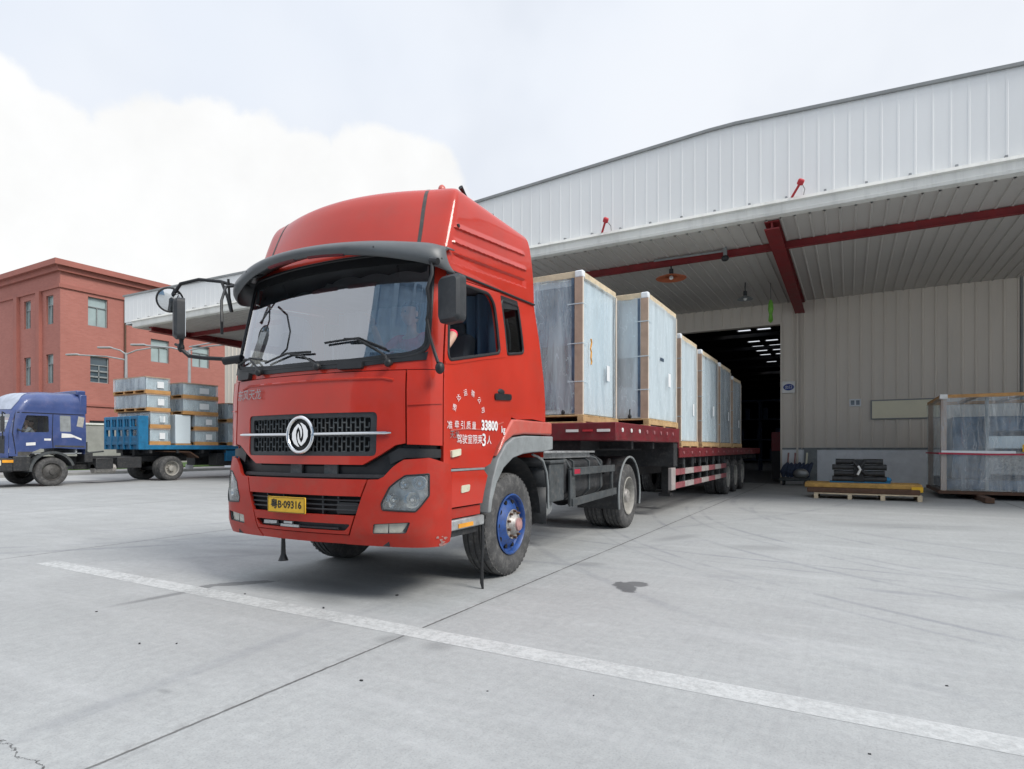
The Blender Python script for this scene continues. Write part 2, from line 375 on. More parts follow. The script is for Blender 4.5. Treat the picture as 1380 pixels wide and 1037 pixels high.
def pip(p, poly):
    x, y = p; c = False; j = len(poly)-1
    for i in range(len(poly)):
        xi, yi = poly[i]; xj, yj = poly[j]
        if (yi > y) != (yj > y) and x < (xj-xi)*(y-yi)/(yj-yi)+xi: c = not c
        j = i
    return c
def dist_poly(p, poly):
    d = 9
    for i in range(len(poly)):
        a = poly[i]; b = poly[(i+1) % len(poly)]; vx, vy = b[0]-a[0], b[1]-a[1]; L = vx*vx+vy*vy
        t = 0 if L == 0 else max(0, min(1, ((p[0]-a[0])*vx+(p[1]-a[1])*vy)/L))
        d = min(d, math.hypot(p[0]-a[0]-t*vx, p[1]-a[1]-t*vy))
    return d
def snorm(S, s, z):
    e = .004; a = Vector(S(s+e, z))-Vector(S(s-e, z)); b = Vector(S(s, z+e))-Vector(S(s, z-e)); n = a.cross(b)
    return n.normalized() if n.length > 1e-12 else Vector((0, -1, 0))
def soff(S, s, z, off):
    p = Vector(S(s, z)); return p+snorm(S, s, z)*off if off else p
def patch(S, outer, holes=(), off=0., thick=.018, res=.055, mb=None):
    """sheet-metal panel: polygon with holes in the (s,z) domain laid on surface S, with a real thickness"""
    mb = mb or MB()
    outer = densify(outer, res); holes = [densify(h, res) for h in holes]
    vs = []; es = []
    for lp in [outer]+holes:
        k = len(vs); vs += [Vector(p) for p in lp]; es += [(k+i, k+(i+1) % len(lp)) for i in range(len(lp))]
    nb = len(vs)
    x0 = min(p[0] for p in outer); x1 = max(p[0] for p in outer); y0 = min(p[1] for p in outer); y1 = max(p[1] for p in outer)
    nx = int((x1-x0)/res)+1; ny = int((y1-y0)/res)+1
    for i in range(nx+1):
        for j in range(ny+1):
            p = (x0+(x1-x0)*(i+.5*(j % 2))/nx, y0+(y1-y0)*j/ny)
            if pip(p, outer) and not any(pip(p, h) for h in holes) and min(dist_poly(p, l) for l in [outer]+list(holes)) > res*.45: vs.append(Vector(p))
    r = delaunay_2d_cdt(vs, es, [], 0, 1e-5)
    V2, F2 = r[0], r[2]; tri = []
    for f in F2:
        c = (sum(V2[i].x for i in f)/len(f), sum(V2[i].y for i in f)/len(f))
        if pip(c, outer) and not any(pip(c, h) for h in holes): tri.append(tuple(f))
    n = len(V2)
    top = [soff(S, v.x, v.y, off) for v in V2]
    if not thick:
        return mb.add(top, tri)
    bot = [soff(S, v.x, v.y, off-thick) for v in V2]
    ec = {}
    for f in tri:
        for i in range(len(f)):
            a, b = f[i], f[(i+1) % len(f)]; ec[(a, b)] = ec.get((a, b), 0)+1
    rim = [(a, b) for (a, b) in ec if (b, a) not in ec]
    return mb.add(top+bot, tri+[tuple(i+n for i in f[::-1]) for f in tri]+[(b, a, a+n, b+n) for a, b in rim])
def spath(S, poly, off=0., res=.04, closed=True): return [soff(S, s, z, off) for s, z in densify(poly, res, closed)]
def band(S, path, wd, off=.003, thick=.006, res=.05, mb=None):
    """thin strip along an open path on surface S"""
    pts = densify(path, res, False); L = []; R = []
    for i, p in enumerate(pts):
        a = pts[max(i-1, 0)]; b = pts[min(i+1, len(pts)-1)]; d = Vector((b[0]-a[0], b[1]-a[1])).normalized(); n = (-d.y*wd/2, d.x*wd/2)
        L.append((p[0]+n[0], p[1]+n[1])); R.append((p[0]-n[0], p[1]-n[1]))
    return patch(S, L+R[::-1], (), off, thick, res, mb)
def tri_text(body, size, align='CENTER', bold=0.0):
    c = bpy.data.curves.new('t', 'FONT'); c.body = body; c.size = size; c.align_x = align; c.align_y = 'CENTER'; c.offset = bold; c.resolution_u = 2
    o = bpy.data.objects.new('t', c); COL.objects.link(o)
    bpy.context.view_layer.update()
    me = bpy.data.meshes.new_from_object(o.evaluated_get(bpy.context.evaluated_depsgraph_get()))
    vs = [tuple(v.co) for v in me.vertices]; fs = [tuple(p.vertices) for p in me.polygons]
    bpy.data.objects.remove(o); bpy.data.curves.remove(c); bpy.data.meshes.remove(me); return vs, fs
def text_on(S, body, s0, z0, size, rot=0, off=.004, mb=None, bold=0, sx=1.0, ex=.002):
    vs, fs = tri_text(body, size, bold=bold); c, s_ = math.cos(rot), math.sin(rot); mb = mb or MB()
    P = [(s0+(x*sx*c-y*s_), z0+(x*sx*s_+y*c)) for x, y, _ in vs]
    return mb.add([soff(S, a, b, off) for a, b in P], fs)
def smooth_tab(tab, t):
    """catmull-rom through rows (key, values...)"""
    k = 0
    while k < len(tab)-2 and t > tab[k+1][0]: k += 1
    a, b = tab[k], tab[k+1]; p = tab[max(k-1, 0)]; n = tab[min(k+2, len(tab)-1)]
    u = (t-a[0])/(b[0]-a[0]); out = []
    for i in range(1, len(a)):
        m0 = (b[i]-p[i])/(b[0]-p[0])*(b[0]-a[0]); m1 = (n[i]-a[i])/(n[0]-a[0])*(b[0]-a[0])
        out.append((2*u**3-3*u*u+1)*a[i]+(u**3-2*u*u+u)*m0+(-2*u**3+3*u*u)*b[i]+(u**3-u*u)*m1)
    return out
O_ = (-4.175, 3.76)
def lerp_tab(tab,z):
    if z<=tab[0][0]: return tab[0][1:]
    for a,b in zip(tab,tab[1:]):
        if z<=b[0]:
            k=(z-a[0])/(b[0]-a[0]); k=k
            return tuple(p+(q-p)*k for p,q in zip(a[1:],b[1:]))
    return tab[-1][1:]
X1=.95; S2=1.37; YE=.34; YR=2.33; S3=S2+YR-YE
#        z     f    w    ye   yr
BODY=[(.40,-.06,1.235,.35,2.33),(1.05,-.07,1.25,.34,2.33),(1.35,-.06,1.25,.34,2.33),(1.8,-.05,1.25,.34,2.33),(2.0,-.03,1.248,.35,2.31),(2.1,-.01,1.243,.36,2.30),(2.5,.075,1.22,.42,2.24),(2.9,.16,1.185,.48,2.17),(3.1,.20,1.17,.51,2.15)]
BUMP=[(.40,-.06,1.22,.34,2.33),(.52,-.10,1.25,.34,2.33),(.60,-.125,1.265,.34,2.33),(.9,-.13,1.27,.34,2.33),(1.05,-.115,1.268,.34,2.33),(1.22,-.08,1.26,.34,2.33)]
def perim(s,f,w,ye,yr,bow=.12):
    a=abs(s); sg=1 if s>=0 else -1
    x1=X1*w/1.25
    if a<=X1:
        x=a*w/1.25; y=f+bow*(a/X1)**2
    elif a<=S2:
        k=(a-X1)/(S2-X1); h=.6*(w-x1); hy=.6*(ye-f-bow)
        p0=(x1,f+bow); p1=(x1+h,f+bow+h*2*bow/X1); p3=(w,ye); p2=(w,ye-hy)
        m=1-k
        x=m**3*p0[0]+3*m*m*k*p1[0]+3*m*k*k*p2[0]+k**3*p3[0]
        y=m**3*p0[1]+3*m*m*k*p1[1]+3*m*k*k*p2[1]+k**3*p3[1]
    else:
        x=w; y=ye+(a-S2)/(S3-S2)*(yr-ye)
    return sg*x,y
def body(s,z):
    f,w,ye,yr=lerp_tab(BODY,z); x,y=perim(s,f,w,ye,yr); return (x,y,z)
def bump(s,z):
    f,w,ye,yr=lerp_tab(BUMP,z); x,y=perim(s,f,w,ye,yr); return (x,y,z)
# ================================================================== RED TRUCK
def sY(y, z, tab=None):
    f, w_, ye, yr = lerp_tab(tab or BODY, z); return S2+(y-ye)/(yr-ye)*(S3-S2)
def side(poly, tab=None): return [(sY(y, z, tab), z) for y, z in poly]
def mirr(poly): return [(-s, z) for s, z in poly][::-1]
CAPT = [(0, 2.90, .16, 1.185, .48, 2.17), (.3, 3.18, .25, 1.182, .54, 2.15), (.6, 3.42, .33, 1.17, .61, 2.12), (.8, 3.575, .395, 1.15, .66, 2.09), (.9, 3.645, .455, 1.112, .71, 2.06), (1.0, 3.69, .59, 1.02, .83, 1.99)]
def ledge(y, z, a, b, wd, amp):
    (y0, z0), (y1, z1) = a, b
    if y < y0-.06 or y > y1+.03: return 0
    d = z-(z0+(z1-z0)*(y-y0)/(y1-y0))
    e = min(1, max(0, (y-y0+.06)/.16))*min(1, max(0, (y1+.03-y)/.05))
    return amp*e*(1-d/wd) if 0 <= d <= wd else 0
def cap(s, t):
    z, f, w_, ye, yr = smooth_tab(CAPT, t); x, y = perim(s, f, w_, ye, yr, .12+.03*t)
    z += .022*(1-(x/w_)**2)*t
    if abs(s) > S2:
        zz = z; d = ledge(y, zz, (.43, 3.22), (1.93, 3.385), .055, .022)+ledge(y, zz, (.40, 3.085), (1.95, 3.225), .055, .022)
        q = zz-(2.925+.085*(y-.55))
        if .50 < y < 1.96 and 0 < q < .09: d -= .022*min(1, q/.015, (.09-q)/.015, (y-.50)/.08, (1.96-y)/.04)
        x += d if x > 0 else -d
    return (x, y, z)

TR = thing('semi_truck', 'red high roof truck cab with scuffed bumper and blue front wheel pulling the crate trailer', 'truck', (O_[0], O_[1], 0), math.radians(1.92))
# --- plan of panels in (s, z)
WSO = rounded([(-1.15, 2.12), (-1.02, 2.06), (-.5, 2.025), (.5, 2.025), (1.02, 2.06), (1.15, 2.12), (1.15, 2.99), (-1.15, 2.99)], [.08, .1, .1, .1, .1, .08, .06, .06])
DS = 1.305      # s of the door's front seam
def gz(y): return 2.815+.038*y
# upper frame round the windscreen (A pillars and header)
c_ = MB(); patch(body, [(-1.07, 1.955), (1.07, 1.955), (DS-.008, 1.955), (DS-.008, 3.0), (-DS+.008, 3.0), (-DS+.008, 1.955)], [WSO], mb=c_)
# side panels: rear quarter with window hole, strip above door, sill
for sg in (1, -1):
    f_ = (lambda q: q) if sg > 0 else mirr
    rw = rounded(side([(1.42, 2.245), (1.80, 2.31), (1.74, 2.80), (1.37, 2.78)]), .05)
    rq = side([(1.36, 2.872), (1.385, 2.6), (1.485, 1.75), (1.48, 1.62), (1.62, 1.60), (2.0, 1.62), (2.33, 1.60), (2.33, 1.68), (2.30, 2.05), (2.16, 2.897)])
    patch(body, f_(rq), [f_(rw)], mb=c_)
    top = side([(.50, 2.795), (1.36, 2.86), (2.17, 2.897), (2.17, 2.99), (.52, 2.99)])
    patch(body, f_([(DS-.006, 2.80)]+top+[(DS-.006, 2.99)]), mb=c_)
# rear wall
c_.add([(-1.23, 2.325, 1.2), (1.23, 2.325, 1.2), (1.23, 2.325, 1.75), (1.165, 2.15, 2.95), (-1.165, 2.15, 2.95), (-1.23, 2.325, 1.75)], [(0, 1, 2, 5), (5, 2, 3, 4)])
SHELL = c_.build('cab_shell', 'red', TR)
# inner liner so that no daylight shows through the panel gaps
l_ = MB()
patch(body, [(-S3, 1.32), (S3, 1.32), (S3, 1.95), (-S3, 1.95)], (), -.05, .0, .12, l_)
l_.box(-1.10, 1.10, .16, 2.25, 1.28, 1.32)
patch(body, [(-S2-.2, .62), (S2+.2, .62), (S2+.2, 1.33), (-S2-.2, 1.33)], (), -.06, .0, .12, l_)
l_.build('inner_liner', 'sun_ring', SHELL)
# bonnet panel
bn = [(-1.0, 1.345), (-.93, 1.33), (-.80, 1.25), (-.64, 1.165), (.64, 1.165), (.80, 1.25), (.93, 1.33), (1.0, 1.345), (.99, 1.945), (-.99, 1.945)]
gr = rounded([(-.76, 1.238), (.76, 1.238), (.765, 1.605), (-.765, 1.605)], .045)
b_ = MB(); patch(body, bn, [gr], .012, .03, mb=b_)
for z_ in (1.885,):
    b_.tube(spath(body, [(-.90, z_-.02), (-.80, z_), (.80, z_), (.90, z_-.02)], .012, .05, False), .012, 6)
BON = b_.build('bonnet_panel', 'red', TR)
# corner wind deflector panels
for sg in (1, -1):
    q = [(1.012, 1.335), (DS-.012, 1.325), (DS-.012, 1.945), (1.002, 1.945)]
    m_ = MB(); patch(body, q if sg > 0 else mirr(q), (), .016, .03, mb=m_)
    r_ = [(1.02, 1.66), (DS-.02, 1.675)]
    band(body, r_ if sg > 0 else mirr(r_), .010, .026, .012, mb=m_)
    m_.build('corner_panel', 'red', TR)
# grille
g_ = MB()
patch(body, rounded([(-.765, 1.232), (.765, 1.232), (.77, 1.61), (-.77, 1.61)], .045), (), -.045, .01, mb=g_)
GRILLE = g_.build('grille', 'sun_ring', TR)
g_ = MB()
outer = rounded([(-.765, 1.235), (.765, 1.235), (.77, 1.61), (-.77, 1.61)], .045); inner_u = rounded([(-.70, 1.435), (.70, 1.435), (.705, 1.565), (-.705, 1.565)], .03); inner_l = rounded([(-.70, 1.275), (.70, 1.275), (.70, 1.405), (-.70, 1.405)], .03)
patch(body, outer, [inner_u, inner_l], .004, .04, mb=g_)
g_.build('grille_frame', 'dark', GRILLE)
g_ = MB()
for (za, zb) in ((1.275, 1.405), (1.435, 1.565)):      # hexagonal mesh
    hx = .088; rows = 3; hz = (zb-za)/rows
    for r in range(rows+1):
        for k in range(-9, 10):
            x0 = k*hx*1.0+(hx/2 if r % 2 else 0); z0 = za+r*hz
            if abs(x0) > .70: continue
            pts = [(x0-.022, z0), (x0+.022, z0)]
            if r < rows:
                seg = [[(x0+.022, z0), (x0+.044-.022+.0, z0+hz)], [(x0-.022, z0), (x0-.022, z0+hz)]]
                sh = hx/2 if r % 2 == 0 else -hx/2
                seg = [[(x0+.022, z0), (x0+hx/2-.022, z0+hz)], [(x0-.022, z0), (x0-hx/2+.022, z0+hz)]]
            else: seg = []
            for q in [pts]+seg:
                g_.tube([soff(body, a, b, -.012) for a, b in q], .0075, 5)
g_.build('grille_mesh', 'frame_grey', GRILLE)
g_ = MB()
for sg in (1, -1):
    q = [(sg*.13, 1.425), (sg*.90, 1.43)]
    g_.tube([soff(body, a, b, .03) for a, b in densify(q, .05, False)], [.014]*int(len(densify(q, .05, False))-1)+[.006], 8)
g_.build('chrome_bar', 'chrome', GRILLE)
# emblem: upright oval ring with two swooping crescents
def ring_strip(cx, cz, ra, rb, wd, n=48, hgt=.035):
    pass
e_ = MB()
EC = (-.0, 1.42)
pts = [soff(body, EC[0]+.148*math.cos(a*PI/28), EC[1]+.152*math.sin(a*PI/28), .035) for a in range(56)]
e_.tube(pts, .0165, 10, True)
def crescent(pa, pb, steps=12):
    L = pa+pb[::-1]; return L
for k in (0, 1):
    ou = []; inn = []
    for i in range(15):
        t = i/14
        a0 = math.radians(100+150*t)
        ou.append((-.004+.118*math.cos(a0), .122*math.sin(a0)))
        inn.append((.030+.105*math.cos(a0)*(1-.15*math.sin(t*PI)), .006+.128*math.sin(a0)*(.92)))
    # a wing: pointed at the top, belly left, pointed at the bottom right
    wing = [(-.005, .118), (-.05, .075), (-.078, .02), (-.078, -.045), (-.050, -.095), (-.005, -.125), (.018, -.128), (-.005, -.095), (-.022, -.05), (-.028, .0), (-.022, .05), (.0, .085), (.022, .045), (.030, .0), (.032, -.04), (.046, -.008), (.048, .04), (.034, .085), (.008, .112)]
    wing = [(x*.95, y*.82) for x, y in wing]
    if k: wing = [(-x, -y) for x, y in wing]
    wing = [(EC[0]+x, EC[1]+y) for x, y in wing]
    if k == 0: wing = [(x-.018, y) for x, y in wing]
    else: wing = [(x+.018, y) for x, y in wing]
    patch(body, wing, (), .040, .02, .03, e_)
e_.build('emblem', 'chrome', GRILLE)
patch(body, [(EC[0]+.15*math.cos(a*PI/16), EC[1]+.155*math.sin(a*PI/16)) for a in range(32)], (), .018, .02, .05, MB()).build('emblem_plate', 'black', GRILLE)
# small name badge on the far corner
t_ = MB()
for i, ch in enumerate('东风天龙'): text_on(body, ch, -.91+i*.105, 1.795, .105, 0, .034, t_, 0)
t_.build('lettering', 'steel', BON)
# dark slot between bonnet and bumper with two grey brackets
s_ = MB(); patch(body, [(-1.28, 1.33), (-.95, 1.33), (-.80, 1.24), (-.64, 1.15), (.64, 1.15), (.80, 1.24), (.95, 1.33), (1.28, 1.33), (1.28, 1.0), (-1.28, 1.0)][::-1], (), -.05, .02, mb=s_)
SLOT = s_.build('air_slot', 'black', TR)
s_ = MB(); patch(body, [(-.86, 1.055), (.86, 1.055), (.82, 1.085), (-.82, 1.085)], (), .0, .03, mb=s_); s_.build('lower_lip', 'dark', SLOT)
for x_ in (-.10, .30):
    s_ = MB(); patch(body, [(x_-.07, 1.07), (x_+.07, 1.07), (x_+.07, 1.165), (x_-.07, 1.165)], (), -.02, .02, mb=s_); s_.build('slot_bracket', 'frame_grey', SLOT)
# bumper
BSE = 1.40
def bsym(q): return q
ctr = [(-.535, .585), (.535, .585), (.695, 1.045), (-.695, 1.045)]
lg = rounded([(-.60, .742), (.60, .742), (.655, .905), (-.655, .905)], .02)
it = rounded([(-.50, .612), (.50, .612), (.56, .672), (-.56, .672)], .03)
m_ = MB(); patch(bump, ctr, [lg, it], .0, .03, mb=m_); BC = m_.build('bumper', 'red_bump', TR)
hl = [(.845, .80), (.835, .85), (.90, .985), (1.01, 1.082), (1.185, 1.095), (1.19, .92), (1.125, .83), (1.09, .79)]
fg = [(.755, .60), (.765, .682), (1.055, .705), (1.025, .613)]
for sg in (1, -1):
    q = [(.548, .58), (.50, .50), (1.33, .49), (BSE, .52), (BSE, 1.16), (1.27, 1.20), (1.18, 1.225), (.99, 1.21), (.91, 1.145), (.845, 1.07), (.80, 1.048), (.712, 1.045)]
    hh = rounded(hl, .010); ff = rounded(fg, .015)
    fx = (lambda a: a) if sg > 0 else mirr
    m_ = MB(); patch(bump, fx(q), [fx(hh), fx(ff)], .0, .03, .045, mb=m_)
    BP = m_.build('bumper_corner', 'red_bump', TR)
    # head lamp
    m_ = MB(); patch(bump, fx(rounded(hl, .010)), (), -.085, .004, .03, mb=m_)
    # lamp housing wall
    lp = fx(densify(rounded(hl, .010), .04)); n_ = len(lp)
    m_.add([soff(bump, a, b, -.01) for a, b in lp]+[soff(bump, a, b, -.088) for a, b in lp], [(i, (i+1) % n_, n_+(i+1) % n_, n_+i) for i in range(n_)])
    HLm = m_.build('headlight', 'reflector', TR)
    m_ = MB()
    for (cx, cz, rr) in ((.915, .875, .060), (1.06, .88, .066), (1.115, 1.02, .060), (1.0, 1.01, .045)):
        c0 = soff(bump, sg*cx, cz, -.075); nn = snorm(bump, sg*cx, cz); 
        c1 = c0+nn*.045
        m_.cyl(c0, c1, rr*.45, rr, 24, False); m_.cyl(c0, c0+nn*.02, rr*.3, rr*.22, 12)
    m_.build('lamp_bowl', 'lampbowl', HLm)
    m_ = MB(); patch(bump, fx(rounded(hl, .010)), (), -.006, 0, .03, mb=m_); m_.build('lens', 'lens', HLm)
    m_ = MB(); m_.tube(spath(bump, fx(rounded(hl, .010)), -.002, .03), .007, 6, True); m_.build('lamp_rim', 'black', HLm)
    m_ = MB(); patch(bump, fx(rounded(fg, .015)), (), -.022, .01, .04, mb=m_); FL = m_.build('fog_lamp', 'fog', TR)
    m_ = MB(); q2 = [(1.0, .63), (1.035, .695), (1.045, .70), (1.02, .62)]; patch(bump, fx(q2), (), -.012, .01, .04, mb=m_); m_.tube(spath(bump, fx(rounded(fg, .015)), -.012, .03), .006, 6, True); m_.build('lamp_rim', 'dark', FL)
    if sg > 0:      # scraped corner
        m_ = MB()
        for k in range(9):
            a = random.uniform(1.26, 1.37); b = random.uniform(.50, .575); r0 = random.uniform(.006, .02)
            pl = [(a+r0*random.uniform(.5, 1.8)*math.cos(i*PI/4), b+r0*random.uniform(.4, 1.1)*math.sin(i*PI/4)) for i in range(8)]
            patch(bump, pl, (), .0015+.0004*k, .001, .03, mb=m_)
        m_.build('paint_scrape', 'scrape', BP)
# bottom lip of the bumper centre
m_ = MB(); patch(bump, [(-.52, .50), (.52, .50), (.545, .575), (-.545, .575)], (), -.005, .03, mb=m_); m_.build('bumper_lip', 'red_bump', TR)
# lower grille with bars, plate, intake
m_ = MB(); patch(bump, [(-.67, .735), (.67, .735), (.70, .915), (-.70, .915)], (), -.06, .01, mb=m_); LG = m_.build('lower_grille', 'sun_ring', TR)
m_ = MB()
for z_ in (.785, .825, .868): m_.tube([soff(bump, a, z_, -.028) for a in [i*.05-.65 for i in range(27)]], .008, 6)
for x_ in (-.42, -.2, .26, .42): patch(bump, [(x_-.008, .745), (x_+.008, .745), (x_+.008, .90), (x_-.008, .90)], (), -.03, .02, mb=m_)
m_.build('grille_bars', 'dark', LG)
m_ = MB(); patch(bump, rounded([(.40, .755), (.60, .755), (.63, .85), (.42, .85)], .03), (), -.025, .02, mb=m_); m_.build('grille_cover', 'black', LG)
m_ = MB(); patch(bump, [(-.54, .60), (.54, .60), (.60, .68), (-.60, .68)], (), -.05, .01, mb=m_); IT = m_.build('air_intake', 'dark', TR)
m_ = MB()
m_.tube([soff(bump, a, .628, -.02) for a in [i*.05-.47 for i in range(19)]], .009, 6); m_.build('intake_bar', 'dark', IT)
m_ = MB(); m_.cbox(soff(bump, -.36, .645, -.02), .16, .02, .03); m_.cbox(soff(bump, .02-.12, .628, -.015), .22, .02, .022); m_.cbox(soff(bump, -.12, .655, -.015), .10, .02, .02); m_.build('intake_clip', 'alu', IT)
m_ = MB(); m_.cbox((-.095, -.158, .812), .46, .012, .14); LP = m_.build('licence_plate', 'yellow', TR, bevel=.006)
LP.rotation_euler = (0, 0, 0)
def flat(s, z): return (s, -.1655, z)
m_ = MB(); text_on(flat, '粤B·09316', -.095, .812, .088, 0, .0, m_, .0025, sx=.98); m_.tube([(a, -.1655, b) for a, b in [(-.315, .747), (.125, .747), (.125, .877), (-.315, .877)]], .0025, 4, True); m_.build('plate_lettering', 'ink', LP)
# tow hook hanging under the bumper
m_ = MB(); m_.tube([(-.31, .0, .52), (-.31, .0, .34)], [.016, .022], 8); m_.cyl((-.31, .0, .345), (-.31, .0, .285), .022, .045, 12); m_.build('hanging_strap', 'black', TR)
# windscreen
m_ = MB(); patch(body, WSO, (), -.006, 0, mb=m_); WSG = m_.build('windscreen', 'ws', TR)
m_ = MB(); m_.tube(spath(body, WSO, .0, .04), .014, 8, True); patch(body, WSO, [rounded([(-1.11, 2.15), (-1.0, 2.10), (-.5, 2.065), (.5, 2.065), (1.0, 2.10), (1.11, 2.15), (1.11, 2.90), (-1.11, 2.90)], .08)], .001, .002, mb=m_); m_.build('windscreen_seal', 'black', WSG)
m_ = MB()      # scalloped valance behind the top of the glass
tp = [(x*.05-1.08, 2.97) for x in range(44)]
def scal(x): return (2.765+.05*x if x < .0 else (2.80 if x < .1 else 2.83))+.028*abs(math.sin((x+1.08)*PI/.30))
bt = [(x*.025-1.08, scal(x*.025-1.08)) for x in range(87)]
patch(body, [(-1.09, 2.97), (1.09, 2.97)][::-1]+bt, (), -.06, .006, .05, m_); m_.build('valance_curtain', 'sun_ring', WSG)
# sun visor: grey shell bowed outwards, with side cheeks
def vis(s, k):
    """k 0 bottom lip .. 1 top edge on the roof"""
    a = abs(s); arch = .085*(1-(a/1.25)**2) if a < 1.25 else -.06*(a-1.25)/.3
    f = [-.14, -.16, -.10, .10, .26][0:]
    e = min(1, a/1.3)**2
    tabv = [(0, 2.775+.115*(1-e), -.12+.06*e), (.22, 2.83+.09*(1-e), -.155+.05*e), (.6, 2.93+.03*(1-e), -.13+.04*e), (.85, 2.985, -.05+.03*e), (1.0, 3.01, .18)]
    z, ff = smooth_tab(tabv, k)
    fw = 1.285-.06*k; x, y = perim(s, ff, fw, ff+.46-.10*k, 2.2, .19)
    if a > 1.33:
        q = (a-1.33)/.13; x = (abs(x)-.15*q*q)*(1 if s > 0 else -1); y = min(max(y, ff+.36-.10*k)+.03*q, .36+.06*(1-k)); z += (2.88-z)*.25*q*q
    arch = .055*(1-min(1, a/1.25)**4)
    return (x, y, z+arch)
m_ = MB(); SM = 1.46
m_.grid(lambda u, v: vis(-SM+2*SM*u, v), 90, 14)
o = m_.build('sun_visor', 'visor', TR, ang=50); sm = o.modifiers.new('shell', 'SOLIDIFY'); sm.thickness = .012
VIS = o
for a in (-1.28, -.75, .75, 1.28):
    m_ = MB(); p = soff(vis, a, .35, .004); m_.ball(p, .012, n=8, m=6)
    if abs(a) < 1: m_.tube([Vector(vis(a, .05))+Vector((0, .02, .02)), (a, .14, 2.93+.04)], .012, 6)
    m_.build('visor_fixing', 'black', VIS)
m_ = MB()     # red patches of sticker under the visor
for a0 in (-.38, .12):
    m_.tube([vis(a0+.05*i, .02) for i in range(8)], .02, 6)
m_.build('visor_trim', 'dark_red', VIS)
# roof fairing
m_ = MB(); NR, NC = 110, 210
ringf = [-S3+2*S3*i/NC for i in range(NC+1)]
def ringpts(t):
    L = [cap(s, t) for s in ringf]; a = Vector(L[-1]); b = Vector(L[0]); L += [tuple(a.lerp(b, k/14)) for k in range(1, 14)]; return L
rows = [ringpts(j/NR) for j in range(NR+1)]
last = rows[-1]; cx, cy = 0, 1.33
for k in (.8, .6, .4, .2): rows.append([(p[0]*k, cy+(p[1]-cy)*k, 3.69+.022*(1-(p[0]*k/1.02)**2)) for p in last])
NP = len(rows[0]); V = [p for r in rows for p in r]; F = [(j*NP+i, j*NP+(i+1) % NP, (j+1)*NP+(i+1) % NP, (j+1)*NP+i) for j in range(len(rows)-1) for i in range(NP)]
V.append((0, cy, 3.712)); F += [((len(rows)-1)*NP+i, (len(rows)-1)*NP+(i+1) % NP, len(V)-1) for i in range(NP)]
m_.add(V, F); ROOF = m_.build('roof_fairing', 'red', TR, ang=24)
for sg in (1, -1):
    m_ = MB(); band(cap, [(sg*.985, .18), (sg*.965, .55), (sg*.955, .80), (sg*.97, .95)], .028, .002, .004, mb=m_); m_.build('fairing_seam', 'rimdark', ROOF)
for sg in (1, -1):
    m_ = MB(); m_.tube([soff(body, s, z, .012) for s, z in ([(sg*1.33, 2.835)]+[(sg*sY(y, gz(y)), gz(y)) for y in [.5+.05*i for i in range(34)]])], .011, 6); m_.build('roof_gutter', 'black', ROOF)
m_ = MB(); p = Vector(cap(sY(.52, 2.9), .42)); p = Vector(cap(S2+.03, .40)); m_.cyl(p-Vector((.01, 0, 0)), p+Vector((.012, 0, 0)), .017, n=12); m_.build('mounting_hole', 'black', ROOF)
m_ = MB(); m_.ball((.88, .80, 3.715), .035, .045, .055); m_.cyl((.88, .80, 3.64), (.88, .80, 3.715), .045, .036); m_.build('roof_lamp', 'red_faded', ROOF)
m_ = MB(); m_.tube([(.96, 1.28, 3.66), (.97, 1.06, 3.76), (.97, .98, 3.80)], [.010, .012, .024], 8); m_.build('roof_aerial', 'black', ROOF)
m_ = MB(); m_.tube([(.95, 1.50, 3.64), (.95, 1.50, 3.72), (.95, 1.66, 3.71)], .018, 8); m_.cyl((.95, 1.60, 3.64), (.95, 1.60, 3.76), .035, n=12); m_.build('air_horn', 'steel', ROOF); m_ = MB(); m_.tube([(.90, 1.75, 3.64), (.90, 1.75, 3.72), (.90, 1.85, 3.69)], .014, 6); m_.build('roof_bracket', 'steel', ROOF)
